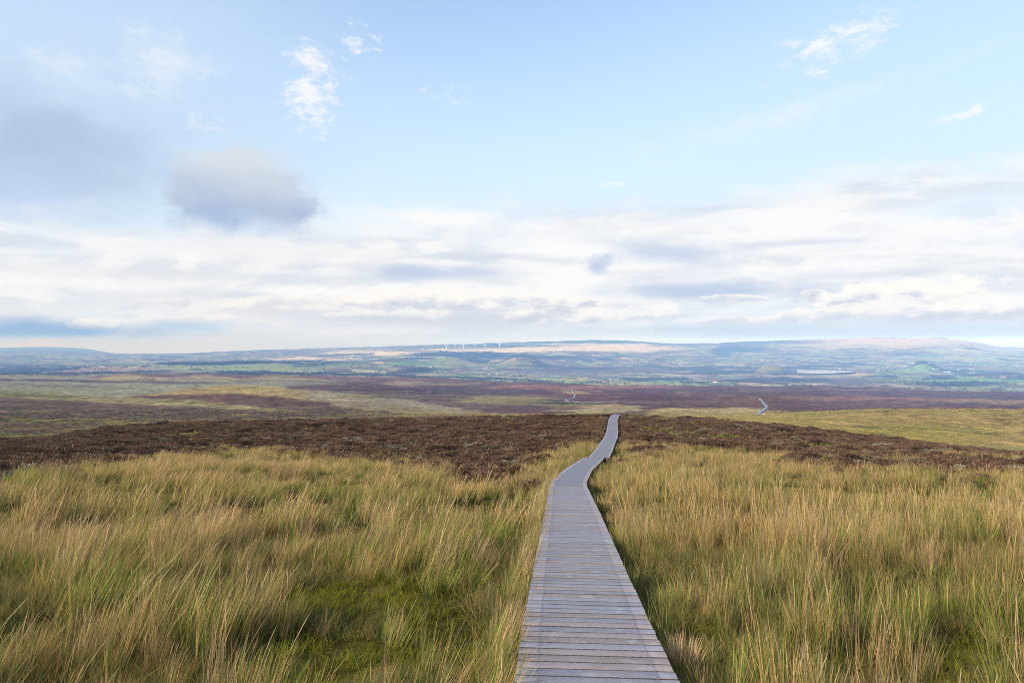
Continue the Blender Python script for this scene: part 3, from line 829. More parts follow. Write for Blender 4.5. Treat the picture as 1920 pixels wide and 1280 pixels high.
# ------------------------------------------------------------------ tall grass
allset = coll('grass_tufts')
UP = (.05, .02)
for side_, ln_ in (('l', LEAN), ('r', UP)):
    make_set(f'straw_{side_}', col_straw, 36, (.22, .60), .27, ln_, .0034, 4, 3, .10, 3)
    make_set(f'mix_{side_}', col_mix, 38, (.2, .56), .28, ln_, .0034, 4, 3, .10, 1)
    make_set(f'green_{side_}', col_green, 38, (.18, .5), .34, ln_, .0038, 4, 2, .11, 0)
    make_set(f'rose_{side_}', col_rose, 34, (.24, .58), .28, ln_, .0034, 4, 2, .10, 4)
    for nm, fn in (('straw', col_straw), ('mix', col_mix), ('green', col_green), ('rose', col_rose)):
        for k in range(2):
            proto(allset, f'wide_{nm}_{side_}_{k}', *blades(24, .26, .64, .28, ln_, .0066, fn, 3, seed=500+k*13+len(nm)*5, base_r=.13, stems=1 if nm != 'green' else 0), mgrass)
order = sorted([o.name for o in allset.objects])
def picks_of(pre): return {(k, sd_): [i for i, n_ in enumerate(order) if n_.startswith(f'{pre}{k}_{sd_}_')] for k in ('straw', 'mix', 'green', 'rose') for sd_ in 'lr'}
PICK = picks_of(''); WP = picks_of('wide_')
def grass(name, x0, x1, y0, y1, dens, seed, wide=1.0, label=None, picks=PICK):
    cset = allset
    x, y, r = field(x0, x1, y0, y1, dens, seed)
    k = np.abs(x) < 1.0*y+7
    x, y = x[k], y[k]
    h, px, py, z = heath_at(x, y)
    d = path_dist(x, y)
    ms = moss_at(px, py, x, y)
    clump = fbm(x/1.1, y/1.1, 2, 73)*1.1
    keep = (h < 3+r.normal(0, 5, len(x))) & (d > np.where(px < 1050, .56, .60)+.14*r.random(len(x))) & ((ms < .05+.25*r.random(len(x))) | (r.random(len(x)) < .14)) & (r.random(len(x)) < .72+clump*1.6)
    x, y, z, px, py, d, clump, ms = [q[keep] for q in (x, y, z, px, py, d, clump, ms)]
    n = len(x)
    tone = fbm(x/4.0, y/4.0, 4, 75)+fbm(x/1.2, y/1.2, 2, 79)*.6
    left = px < 1050
    near = 1-sstep(5, 11, y)
    s = tone+r.normal(0, .2, n)-near*.22*left+.16*sstep(8, 25, y)+.10
    which = np.empty(n, int); u = r.random(n)
    for i in range(n):
        kk = 'straw' if s[i] > .12 else 'mix' if s[i] > -.22 else 'green'
        if kk != 'green' and u[i] < .16+.2*(tone[i] > .35): kk = 'rose'
        pk = picks[(kk, 'l' if left[i] else 'r')]; which[i] = pk[int(u[i]*997) % len(pk)]
    rz = r.normal(0, .5, n); rz = np.where(left, rz+.05, r.uniform(-math.pi, math.pi, n))
    tilt = np.where(left, r.normal(0, .1, n), r.normal(0, .1, n))
    lx_ = np.where(left, .08, 0.0)
    sc = r.uniform(.65, 1.15, n)*(1+clump*.85)*np.where(d < 1.1, .82, 1)
    sc = np.where(left, sc, sc*.95)*(1-.22*sstep(12, 30, y))*(1-.4*sstep(-.35, .1, ms))
    rot = np.c_[tilt, r.normal(0, .1, n)+lx_, rz]
    # on the right the wind lean is undone by turning tufts every way; keep heights up
    scl = np.c_[sc*wide, sc*wide, sc*np.where(left, 1, 1.08)]
    return scatter(name, np.c_[x, y, z], rot, scl, which, cset, label)
grass('tall_grass', -21, 21, 1.5, 14, 22, 101, 1.0, 'tall straw and green moor grass beside the boardwalk, nearest the camera')
grass('tall_grass', -62, 62, 13.5, 55, 11, 102, 1.15, 'tall straw moor grass on the slope up to the heather', WP)

# tufts rooted along the left edge of the boards, leaning over them
r = np.random.default_rng(777); t_ = r.uniform(4.0, 28, 300); e1 = Line(PATH, None); cc_ = e1.at(t_+6.0); tg_ = e1.tan(t_+6.0)
o_ = -.67-.24*r.random(300); x = cc_[:, 0]+tg_[:, 1]*o_; y = cc_[:, 1]-tg_[:, 0]*o_; z = sample(x, y); n = len(x)
wh = np.array([PICK[(('straw', 'mix', 'rose', 'green')[int(q*4) % 4], 'l')][int(q*400) % 2] for q in r.random(n)]); sc = r.uniform(.6, 1.05, n)
scatter('edge_grass', np.c_[x, y, z], np.c_[r.normal(0, .1, n), .03+r.normal(0, .08, n), r.normal(0, .3, n)], np.c_[sc, sc, sc], wh, allset, 'straw grass growing hard along the left edge of the boards')

# short sward and moss in the gaps
def short(name, x0, x1, y0, y1, dens, seed, label):
    x, y, r = field(x0, x1, y0, y1, dens, seed)
    k = np.abs(x) < 1.0*y+7
    x, y = x[k], y[k]
    h, px, py, z = heath_at(x, y); d = path_dist(x, y)
    ms = moss_at(px, py, x, y)
    keep = (h < 0) & (d > .62)
    x, y, z, ms = [q[keep] for q in (x, y, z, ms)]
    n = len(x)
    which = np.where(ms > r.uniform(-.25, .2, n), r.integers(0, 2, n), 2+r.integers(0, 2, n))
    sc = r.uniform(.7, 1.4, n)
    return scatter(name, np.c_[x, y, z+.16*np.maximum(0, fbm(x/.7, y/.7, 2, 72))], np.c_[r.normal(0, .15, (n, 2)), r.uniform(0, 6.28, n)], np.c_[sc, sc, sc], which, shortset, label)
shortset = coll('short_tufts')
for k in range(2): proto(shortset, f'a_moss_{k}', *blades(110, .03, .10, 1.1, (0, 0), .0045, col_moss, 2, seed=300+k, base_r=.15), mgrass)
for k in range(2): proto(shortset, f'b_sward_{k}', *blades(60, .08, .24, .9, (.1, 0), .0035, col_short, 2, seed=320+k, base_r=.15), mgrass)
short('moss_and_short_grass', -19, 19, 1.5, 13, 26, 201, 'bright green moss and short grass between the taller tufts')

# ------------------------------------------------------------------ heather
def sprigs(n, rad, h, size, cf, seed):
    r = np.random.default_rng(seed); Vl, Ql, Cl = [], [], []
    for k in range(n):
        a = r.uniform(0, 6.283); e = math.acos(r.uniform(0, 1)); q = r.uniform(.72, 1.05)
        lob = 1+.25*math.sin(a*3+seed)+.15*math.sin(a*5+seed*2)
        dirv = np.array([math.sin(e)*math.cos(a)*rad*lob, math.sin(e)*math.sin(a)*rad*lob, math.cos(e)*h])
        b = dirv*q*.8; tip = dirv*q+np.array([r.normal(0, .3), r.normal(0, .3), r.uniform(.3, 1.2)])*size
        sd = np.array([r.normal(), r.normal(), r.normal()*.4]); sd /= np.linalg.norm(sd); sd *= size*r.uniform(.18, .34)
        c = cf(r); v0 = len(Vl); m_ = (b+tip)/2
        Vl += [b, m_-sd, tip, m_+sd]; Ql.append((v0, v0+1, v0+2, v0+3)); Cl += [c*.9, c, c*1.15, c]
    return np.array(Vl), Ql, np.array(Cl)
def c_brown(r):
    u = r.random()
    return jit(r, (.126, .066, .040)) if u < .62 else jit(r, (.145, .095, .055)) if u < .82 else jit(r, (.075, .07, .03)) if u < .95 else jit(r, (.30, .22, .13))
def c_grey(r): return jit(r, (.24, .21, .15)) if r.random() < .6 else jit(r, (.15, .13, .06))
def c_red(r): return jit(r, (.12, .066, .042)) if r.random() < .7 else jit(r, (.19, .13, .075))
hset = coll('heather_bushes')
for k in range(3): proto(hset, f'a_brown_{k}', *sprigs(420, .38, .30, .058, c_brown, 400+k), mheath)
proto(hset, 'b_grey', *sprigs(360, .36, .24, .06, c_grey, 410), mheath)
proto(hset, 'c_red', *sprigs(380, .38, .28, .058, c_red, 411), mheath)
x, y, r = field(-112, 112, 17, 112, 5.5, 301)
k = np.abs(x) < .95*y+6
x, y = x[k], y[k]
h, px, py, z = heath_at(x, y); d = path_dist(x, y)
keep = (h > r.normal(2, 4, len(x))) & (d > 1.0) & (r.random(len(x)) < .8+fbm(x/2.5, y/2.5, 3, 83)*.9)
x, y, z = x[keep], y[keep], z[keep]; n = len(x)
tn = fbm(x/3.5, y/3.5, 3, 85)+r.normal(0, .2, n)
which = np.where(tn > .42, 3, np.where(tn < -.38, 4, r.integers(0, 3, n)))
sc = r.uniform(.55, 1.3, n)*(1+.9*fbm(x/2.2, y/2.2, 3, 88))
scatter('heather', np.c_[x, y, z-.05+.45*np.maximum(0, fbm(x/1.9, y/1.9, 2, 95))], np.c_[r.normal(0, .12, (n, 2)), r.uniform(0, 6.28, n)], np.c_[sc*1.1, sc*1.1, sc*.95], which, hset, 'dark brown heather covering the slope behind the grass')
# pale grass poking through the heather and at its edge
x, y, r = field(-112, 112, 24, 112, 1.6, 302)
k = np.abs(x) < .95*y+6
x, y = x[k], y[k]
h, px, py, z = heath_at(x, y); d = path_dist(x, y)
keep = (d > 1.0) & ((h < 0) | (fbm(x/3.1, y/3.1, 3, 91) > .36) | (d < 4))
x, y, z = x[keep], y[keep], z[keep]; n = len(x)
sc = r.uniform(.5, 1.0, n); 
which = np.array([WP[(('mix', 'mix', 'rose', 'green')[int(q*4) % 4], 'l')][0] for q in r.random(n)])
scatter('grass_in_heather', np.c_[x, y, z], np.c_[r.normal(0, .1, (n, 2)), r.uniform(-.6, .6, n)], np.c_[sc*1.4, sc*1.4, sc*.8], which, allset, 'pale grass growing through the heather')

# tussocks and heather cushions on the slopes beyond the brow
r = np.random.default_rng(404); n = 90000
y = 118*(620/118)**r.random(n); x = r.uniform(-.84, .84, n)*y
ii = np.clip(np.searchsorted(Dg, y), 0, nr-1); jj = np.clip(np.searchsorted(U, x/(y+20)), 0, nc-1)
vis_ = PY[ii, jj] <= run[ii, jj]+1.0
cu = COV[ii, jj]; lum1 = cu.mean(-1)
keep = vis_ & (fbm(x/9, y/12, 3, 99)+r.normal(0, .25, n) > 0)
x, y, lum1, cu = x[keep], y[keep], lum1[keep], cu[keep]; n = len(x); print('slope tussocks', n)
z = sample(x, y); gr = lum1 > .095
sc = r.uniform(.7, 1.5, n)*np.clip(y/230, .8, 2.0)
lidx = {k: WP[(k, 'l')] for k in ('straw', 'mix', 'green')}
wh = np.array([lidx[('straw', 'mix', 'mix', 'green')[int(q*4) % 4]][0] for q in r.random(n)])
def pickf(a, m_): return a[m_]
scatter('moor_tussocks', np.c_[x, y, z][gr], np.c_[r.normal(0, .1, (n, 2)), r.uniform(-.6, .6, n)][gr], np.c_[sc*2.0, sc*2.0, sc*.8][gr], wh[gr], allset, 'grass tussocks dotted over the moor slopes beyond the brow')
scatter('moor_heather', np.c_[x, y, z-.1][~gr], np.c_[np.zeros((n, 2)), r.uniform(0, 6.28, n)][~gr], np.c_[sc*1.7, sc*1.7, sc*.7][~gr], np.where(r.random(n) < .45, 3, r.integers(0, 5, n))[~gr], hset, 'heather cushions on the brown moor slopes beyond the brow')

# ------------------------------------------------------------------ single plants worth pointing at
def plant(name, px, py, V_, Q_, C_, mat, label, cat, scale=1.0, rz=0, group=None):
    x_, y_, z_ = spot(px, py, 3)
    o = link(name, tuft_mesh(name, V_, Q_, C_, mat)); o.location = (x_, y_, z_-.02); o.rotation_euler = (0, 0, rz); o.scale = (scale,)*3
    return tag(o, label, cat, group)
def col_bleach(r): return jit(r, (.38, .23, .11), .2), jit(r, (.70, .49, .27), .2)
plant('dead_rush_clump', 1283, 1246, *blades(340, .14, .36, .48, (.02, 0), .0045, col_bleach, 3, seed=901, base_r=.13), mgrass,
      'bleached clump of broken dead rushes hard against the boardwalk edge', 'rush clump')
def col_tan(r): return (jit(r, GR2)*.8, jit(r, (.50, .35, .19))) if r.random() < .8 else (jit(r, GR1), jit(r, GR2))
plant('grass_tussock', 300, 1168, *blades(260, .4, .78, .28, (.45, .05), .003, col_tan, 4, seed=902, base_r=.17), mgrass,
      'tan grass tussock with swept over tops at the lower left', 'tussock')
plant('grass_tussock', 527, 905, *blades(420, .5, .9, .42, (.35, 0), .007, col_rose, 3, seed=903, base_r=.5), mgrass,
      'rounded rosy tan tussock at the top of the grass, left of the boardwalk', 'tussock', 1.25)
plant('grass_tussock', 1545, 1150, *blades(200, .45, .8, .22, (-.18, 0), .003, col_tan, 4, seed=904, base_r=.13), mgrass,
      'upright golden tussock standing alone in the lower right grass', 'tussock')
plant('grass_tussock', 1415, 1130, *blades(220, .4, .75, .3, (.02, 0), .003, col_tan, 4, seed=905, base_r=.16), mgrass,
      'broad golden tussock in the right hand grass near the dead rushes', 'tussock')
plant('heather_bush', 1000, 922, *sprigs(420, .55, .42, .09, c_brown, 911), mheath,
      'dark heather bush in the grass just left of the boardwalk bend', 'heather bush')
plant('heather_bush', 862, 1010, *sprigs(380, .36, .30, .07, c_red, 912), mheath,
      'low reddish heather bush in the left grass, below the boardwalk bend', 'heather bush')
plant('heather_bush', 1165, 872, *sprigs(300, .5, .35, .09, c_brown, 913), mheath,
      'small dark heather bush right of the boardwalk, left one of a close pair', 'heather bush')
plant('heather_bush', 1190, 867, *sprigs(300, .6, .38, .09, c_brown, 914), mheath,
      'small dark heather bush right of the boardwalk, right one of a close pair', 'heather bush')

# ------------------------------------------------------------------ wind turbines
mwhite, nt, bs = new_mat('turbine_white'); bs.inputs['Base Color'].default_value = (.86, .86, .85, 1); bs.inputs['Roughness'].default_value = .4
def ring_tube(P, r, seg=10):
    """tapered tube through points"""
    Vl, Ql = [], []
    P = [np.array(p_, float) for p_ in P]
    for i, p_ in enumerate(P):
        t = (P[min(i+1, len(P)-1)]-P[max(i-1, 0)]); t /= np.linalg.norm(t)
        a = np.cross(t, (1, 0, 0) if abs(t[0]) < .8 else (0, 1, 0)); a /= np.linalg.norm(a); b = np.cross(t, a)
        for k in range(seg):
            an = 2*math.pi*k/seg; Vl.append(p_+(a*math.cos(an)+b*math.sin(an))*r[i])
    for i in range(len(P)-1):
        for k in range(seg):
            Ql.append((i*seg+k, i*seg+(k+1) % seg, (i+1)*seg+(k+1) % seg, (i+1)*seg+k))
    Ql.append(tuple(range(seg))[::-1]); Ql.append(tuple((len(P)-1)*seg+k for k in range(seg)))
    return Vl, Ql
HUB = 60.0; BL = 31.0
def blade_geo():
    Vl, Ql = [], []
    st = [(0, 3.0, 2.6), (2, 3.4, 2.6), (6, 7.6, 2.4), (14, 7.0, 2.0), (23, 5.8, 1.5), (30, 4.0, 1.0), (BL, .4, .1)]
    for (z, ch, th) in st:
        Vl += [(-ch*.3, 0, z), (ch*.1, th*.5, z), (ch*.7, 0, z), (ch*.1, -th*.5, z)]
    for i in range(len(st)-1):
        for k in range(4): Ql.append((i*4+k, i*4+(k+1) % 4, i*4+4+(k+1) % 4, i*4+4+k))
    Ql += [(3, 2, 1, 0), tuple(len(Vl)-4+k for k in range(4))]
    return Vl, Ql
TURB = [(837.2, 656.6, 30, 0, 'leftmost white wind turbine, two blades raised in a Y'), (853.4, 653.8, 80, 65, 'second turbine from the left, its rotor seen nearly edge on'),
        (869.2, 655.6, 97, 10, 'third turbine from the left, standing lower than its neighbours'), (890.6, 652.6, 90, 0, 'fourth turbine from the left, one blade straight up'),
        (909.5, 653.2, 88, 0, 'fifth turbine from the left, one blade upright above the moor'), (937.0, 652.8, 22, -10, 'rightmost turbine, standing apart from the other five')]
for (px, py, ang, yaw, lab) in TURB:
    x_, y_, z_ = spot(px, py, 8300, 14500)
    t = empty('wind_turbine', (x_, y_, z_), R(yaw)); tag(t, lab, 'wind turbine', 'wind turbines on the far moor')
    mesh_obj('tower', *ring_tube([(0, 0, -2), (0, 0, 30), (0, 0, HUB-1.2)], [3.6, 3.0, 2.4], 12), mwhite, t, True)
    mesh_obj('nacelle', *ring_tube([(0, -3.6, HUB), (0, -3.0, HUB), (0, 4.5, HUB+.3), (0, 5.6, HUB+.3)], [1.3, 1.8, 1.9, 1.1], 8), mwhite, t, True)
    hub = mesh_obj('hub', *ring_tube([(0, -6.0, HUB), (0, -5.3, HUB), (0, -3.62, HUB)], [.4, 1.4, 1.6], 10), mwhite, t, True)
    for k in range(3):
        bv, bq = blade_geo(); a = R(ang-90+k*120)
        Vb = []
        for (bx, by, bz_) in bv:
            tw = .25; q = (bx*math.cos(tw)-by*math.sin(tw), bx*math.sin(tw)+by*math.cos(tw))
            X_, Z_ = q[0], bz_
            Vb.append((X_*math.cos(a)-Z_*math.sin(a), -4.6+q[1], HUB+X_*math.sin(a)+Z_*math.cos(a)))
        mesh_obj('blade', Vb, bq, mwhite, t, True)

# ------------------------------------------------------------------ houses
def flat_mat(name, c, rough=.7):
    m, nt, bs = new_mat(name); p_ = nt.nodes.new('ShaderNodeNewGeometry').outputs['Position']
    nt.links.new(mixc(nt, noise(nt, p_, .6, 3), np.array(c)*.85, np.array(c)*1.1), bs.inputs['Base Color']); bs.inputs['Roughness'].default_value = rough; return m
mwall = flat_mat('white_render', (.82, .82, .80)); mslate = flat_mat('slate', (.16, .17, .20)); mred = flat_mat('red_tin', (.52, .16, .09)); mtin = flat_mat('pale_tin', (.70, .73, .76))
def house_geo(L, W, H, RH):
    l, w = L/2, W/2
    wv = [(-l, -w, -1.5), (l, -w, -1.5), (l, w, -1.5), (-l, w, -1.5), (-l, -w, H), (l, -w, H), (l, w, H), (-l, w, H), (-l, 0, H+RH), (l, 0, H+RH)]
    wf = [(0, 1, 5, 4), (2, 3, 7, 6), (1, 2, 6, 9, 5), (3, 0, 4, 8, 7)]
    o_ = .35; e = .25
    rv = [(-l-o_, -w-o_, H-.1), (l+o_, -w-o_, H-.1), (l+o_, 0, H+RH+.12), (-l-o_, 0, H+RH+.12), (l+o_, w+o_, H-.1), (-l-o_, w+o_, H-.1)]
    rv += [(x_, y_, z_+e) for x_, y_, z_ in rv]
    rf = [(6, 7, 8, 9), (9, 8, 10, 11), (3, 2, 1, 0), (5, 4, 2, 3), (0, 1, 7, 6), (4, 5, 11, 10), (1, 2, 8, 7), (2, 4, 10, 8), (0, 6, 9, 3), (3, 9, 11, 5)]
    return (wv, wf), (rv, rf)
protoH = {}
def house(px, py, lab, group=None, L=15, W=8, H=5, RH=3, roof=mslate, rz=0, name='farmhouse', cat='house', dmin=3050):
    x_, y_, z_ = spot(px, py, dmin, 15000)
    t = empty(name, (x_, y_, z_), rz); tag(t, lab, cat, group)
    key = (L, W, H, RH, roof.name)
    if key not in protoH:
        (wv, wf), (rv, rf) = house_geo(L, W, H, RH)
        a = mesh_obj('wall', wv, wf, mwall, t); b = mesh_obj('roof', rv, rf, roof, t); protoH[key] = (a, b)
        if L < 24:
            mesh_obj('chimney', *ring_tube([(L/2-1.2, 0, H+RH-.4), (L/2-1.2, 0, H+RH+1.6)], [.7, .6], 4), mwall, t)
    else:
        for q in protoH[key]:
            c_ = q.copy(); col.objects.link(c_); c_.parent = t
    return t
house(1144.5, 711.5, 'lone white house with an orange red roof above the pale fields', roof=mred, rz=.1)
house(1341, 717, 'long white shed with a red roof beside the tan field right of centre', L=26, W=9, roof=mred, name='farm_shed', cat='shed', rz=-.15)
house(1800, 716, 'very long pale shed roof on the bright green field at the far right', L=60, W=14, H=4, RH=2.5, roof=mtin, name='farm_shed', cat='shed', rz=.05)
house(1774, 698, 'long pale shed below the cone shaped hill at the right', L=70, W=16, H=5, RH=3, roof=mtin, name='farm_shed', cat='shed', rz=-.05)
house(1797, 694.5, 'wide white shed just right of the cone shaped hill', L=34, W=12, H=5, RH=3, roof=mtin, name='farm_shed', cat='shed', rz=.1)
house(193, 688.6, 'lone white house on the far left ridge below the blue mountains', L=18)
house(1017, 705.5, 'small white house in the rough fields below the round wooded knoll', L=14)
house(1046, 661.5, 'white house high at the lower edge of the sunlit moor patch', L=18)
house(907, 674.6, 'lone white house on the dark slope below the turbines', L=20)
house(1893, 654.8, 'white house on the far right lowland past the plateau end', L=26)
for (px, py), l in zip([(783, 689.3), (803, 689), (807, 688)], ['small white house at the left foot of the two grassy knolls', 'bright white farmhouse under the tan knoll, left of its barn', 'pale barn just right of the bright white farmhouse under the tan knoll']):
    house(px, py, l, L=20 if py != 688 else 26, rz=random.uniform(-.4, .4))
for grp, lab, pts in (
    ('white houses in the hamlet left of the round knoll', 'one of the small white houses in the hamlet left of the round knoll', [(907, 691), (913, 690), (917, 701.6), (930, 701.8), (921, 690.6)]),
    ('white houses in a row right of the round knoll', 'one of a row of tiny white houses in fields right of the round knoll', [(1185, 679.8), (1192, 679.7), (1200, 679.3), (1212, 679), (1064, 685.4)]),
    ('white houses in the fields left of the lake', 'one of the tiny white houses scattered over the fields left of the lake', [(1269, 675.4), (1275, 682.8), (1347, 672.4), (1369, 673.8), (1401, 679.7), (1429, 676.8), (1441, 677.6), (1454, 677)]),
    ('white houses on the slope above the lake', 'one of the tiny white houses on the slope above the lake', [(1473, 675.4), (1481, 677.4), (1495, 678.7), (1505, 676.4), (1512, 684.8), (1523, 676.6), (1531, 677.3), (1574, 692)]),
    ('white houses below the right hand plateau', 'one of the tiny white houses in the valley below the right hand plateau', [(1602, 677.5), (1628, 677.8), (1655, 677.7), (1685, 677.9), (1742, 681), (1774, 681.4), (1784, 676.4), (1788, 683.2), (1817, 674.8), (1819, 684.6), (1828, 685.9), (1847, 684.8), (1857, 671.5), (1750, 691.8), (1758, 691.9), (1819, 692), (1826, 692.6), (1663, 690)])):
    for (px, py) in pts:
        house(px, py, lab, grp, L=22, W=9, rz=random.choice([-.5, -.2, 0, .2, .5]))

# ------------------------------------------------------------------ trees
mbark, nt, bs = new_mat('bark'); bs.inputs['Base Color'].default_value = (.07, .055, .045, 1)
mleaf = plant_mat('leaf', .2, .4)
def crown_geo(hh, rad, n, seed, cone=False):
    r = np.random.default_rng(seed); Vl, Ql, Cl = [], [], []
    cl = [(r.normal(0, .45, 3)*np.array([rad, rad, hh*.3]), r.uniform(.4, .8)*rad) for _ in range(9)]
    for k in range(n):
        if cone:
            t = r.random()**.7; a = r.uniform(0, 6.283); q = (1-t)*rad*r.uniform(.5, 1.1)
            p_ = np.array([math.cos(a)*q, math.sin(a)*q, hh*(.15+.85*t)])
        else:
            c_, rr_ = cl[r.integers(0, 9)]; v = r.normal(size=3); v /= np.linalg.norm(v)
            p_ = c_+v*rr_*r.uniform(.6, 1.05)+np.array([0, 0, hh*.62])
        s1 = r.normal(size=3); s1 /= np.linalg.norm(s1); s2 = np.cross(s1, r.normal(size=3)); s2 /= np.linalg.norm(s2)
        sz = rad*r.uniform(.12, .24); v0 = len(Vl); c_ = jit(r, (.045, .055, .022), .3)
        Vl += [p_-s1*sz, p_+s2*sz*.7, p_+s1*sz, p_-s2*sz*.7]; Ql.append((v0, v0+1, v0+2, v0+3)); Cl += [c_]*4
    return np.array(Vl), Ql, np.array(Cl)
def tree(px, py, hh, rad, lab, seed, cone=False, group=None):
    x_, y_, z_ = spot(px, py, 3050, 12000)
    t = empty('conifer' if cone else 'tree', (x_, y_, z_)); tag(t, lab, 'tree', group)
    tr = mesh_obj('trunk', *ring_tube([(0, 0, -1), (.1, 0, hh*.3), (.2, .1, hh*.75)], [hh*.04, hh*.03, hh*.01], 7), mbark, t)
    c_ = link('crown', tuft_mesh('crown', *crown_geo(hh, rad, 260, seed, cone), mleaf), t)
tree(1055.5, 720.8, 15, 7, 'dark bushy tree at the moor edge, left end of the bright green field', 1)
tree(1049, 721.3, 9, 5, 'smaller dark tree just left of the bushy one at the moor edge', 2)
tree(744, 700.5, 26, 6, 'tall dark conifer, left of the pair on the rough ground left of centre', 3, True)
tree(749, 700.8, 24, 7, 'tall dark conifer, right of the pair on the rough ground left of centre', 4, True)
tree(734, 701.5, 19, 8, 'broad dark tree just left of the two tall conifers', 5)
tree(726, 704.5, 16, 8, 'low wide tree at the moor edge left of the conifers', 6)
tree(1281, 720.6, 13, 4, 'upright dark tree at the left end of a short row by the green field', 7)
tree(1286, 720.6, 14, 4, 'upright dark tree in the middle of a short row by the green field', 8)
tree(1290.5, 720.4, 12, 4, 'upright dark tree at the right end of a short row by the green field', 9)
tree(813, 689.8, 16, 8, 'dark round tree beside the barn under the tan knoll', 10)
tree(1748, 709, 20, 12, 'broad dark tree clump on the green slope below the cone shaped hill', 12)

# hedgerow trees and woods as one mass
tset = coll('wood_trees')
for k in range(3): proto(tset, f'a_tree_{k}', *crown_geo(8, 4.5, 110, 700+k), mleaf)
proto(tset, 'b_conifer', *crown_geo(14, 4, 130, 710, True), mleaf)
r = np.random.default_rng(55)
NP = 420000
yy = np.sqrt(r.uniform(3100**2, 13500**2, NP)); uu = r.uniform(-.82, .82, NP); xx = uu*yy
fidp, fep = cells(xx+fbm(xx/700, yy/700, 3, 50)*160, yy+fbm(xx/700, yy/700, 3, 53)*160, 165, .35, 3)
ii = np.clip(np.searchsorted(Dg, yy), 0, nr-1); jj = np.clip(np.searchsorted(U, xx/(yy+20)), 0, nc-1)
wd = WOOD[ii, jj]; vis = PY[ii, jj] <= run[ii, jj]+1.5
bare = np.clip(COV[ii, jj].max(-1)-.42, 0, 1) > 0
pr = np.where(fep < 9, .42*(.35+1.3*(fbm(xx/260, yy/260, 3, 171) > -.05)), .008)*(1-.85*bare)
pr = np.maximum(pr, wd*.55)
pxw = 960+F*xx/yy
k = (r.random(NP) < pr) & vis & ~inl[ii, jj] & ~((yy > 5000) & (yy < 6700) & (pxw > 1478) & (pxw < 1625))
xx, yy, wd, ii, jj = xx[k], yy[k], wd[k], ii[k], jj[k]
n = len(xx); print('woodland trees', n)
zz = sample(xx, yy)
plq = PLANT[ii, jj] > .4
wh = np.where(plq, 3, r.integers(0, 3, n)); sc = r.uniform(.6, 1.3, n)*np.where(wd > .3, 1.1, .85)
scatter('woodland', np.c_[xx, yy, zz-.5], np.c_[np.zeros((n, 2)), r.uniform(0, 6.28, n)], np.c_[sc*1.15, sc*1.15, sc], wh, tset, 'hedgerow trees and far woods across the farmland')

# ------------------------------------------------------------------ walkers and board on the far track
mcl = plant_mat('clothes', .0, 0)
def person(px, d, lab, jacket, trousers, rz):
    x_ = (px-960)/F*d; z_ = float(sample(x_, d))+.32
    J = {'pel': (0, 0, .95), 'wai': (0, .02, 1.12), 'che': (0, .03, 1.36), 'nek': (0, .04, 1.52), 'hea': (0, .07, 1.64), 'top': (0, .07, 1.75),
         'sl': (-.19, .03, 1.43), 'el': (-.25, .0, 1.16), 'wl': (-.23, .12, .95), 'hl': (-.22, .16, .86), 'sr': (.19, .03, 1.43), 'er': (.25, -.05, 1.17), 'wr': (.24, .02, .94), 'hr': (.23, .05, .85),
         'pl': (-.1, 0, .9), 'kl': (-.11, .14, .5), 'al': (-.11, .04, .09), 'tl': (-.11, .2, .04), 'pr': (.1, 0, .9), 'kr': (.11, -.02, .5), 'ar': (.11, -.22, .12), 'tr': (.11, -.08, .04)}
    Rd = dict(pel=.15, wai=.14, che=.17, nek=.06, hea=.1, top=.07, sl=.08, el=.055, wl=.04, hl=.045, sr=.08, er=.055, wr=.04, hr=.045, pl=.1, kl=.07, al=.05, tl=.04, pr=.1, kr=.07, ar=.05, tr=.04)
    E = [('pel', 'wai'), ('wai', 'che'), ('che', 'nek'), ('nek', 'hea'), ('hea', 'top'), ('che', 'sl'), ('sl', 'el'), ('el', 'wl'), ('wl', 'hl'), ('che', 'sr'), ('sr', 'er'), ('er', 'wr'), ('wr', 'hr'),
         ('pel', 'pl'), ('pl', 'kl'), ('kl', 'al'), ('al', 'tl'), ('pel', 'pr'), ('pr', 'kr'), ('kr', 'ar'), ('ar', 'tr')]
    ks = list(J); me = bpy.data.meshes.new('person'); me.from_pydata([J[q] for q in ks], [(ks.index(a), ks.index(b)) for a, b in E], [])
    o = bpy.data.objects.new('person', me); col.objects.link(o)
    o.modifiers.new('skin', 'SKIN'); 
    if not me.skin_vertices: 
        bpy.context.view_layer.update()
    sv = me.skin_vertices[0].data if me.skin_vertices else None
    if sv:
        for i, q in enumerate(ks): sv[i].radius = (Rd[q], Rd[q])
        sv[0].use_root = True
    o.modifiers.new('sub', 'SUBSURF').levels = 1
    m, nt, bs = new_mat('walker_clothes')
    tcn = nt.nodes.new('ShaderNodeTexCoord'); sp = nt.nodes.new('ShaderNodeSeparateXYZ'); nt.links.new(tcn.outputs['Object'], sp.inputs[0])
    zs = S(nt, sp.outputs[2])
    a = mixc(nt, zs.ss(.93, .96), trousers, jacket); b = mixc(nt, zs.ss(1.52, 1.55), a, (.45, .28, .2)); c_ = mixc(nt, zs.ss(1.68, 1.7), b, (.05, .035, .03))
    nt.links.new(c_, bs.inputs['Base Color']); me.materials.append(m)
    o.location = (x_, d, z_); o.rotation_euler = (0, 0, rz)
    return tag(o, lab, 'person')
person(1435.6, 760, 'distant walker in dark blue on the middle of the far track', (.03, .05, .10), (.02, .02, .03), .3)
person(1432.6, 762, 'distant walker in black at the left edge of the far track', (.02, .02, .02), (.03, .03, .04), -.2)
xs, ys, zs = spot(1432, 777.5, 300, 900)
bd = empty('info_board', (xs, ys, zs), -.2); tag(bd, 'small low white board beside the bottom of the far track', 'board')
mesh_obj('panel', BOXV*np.array([1.0, .05, .55])+np.array([0, 0, .35]), BOXQ, mwhite, bd)
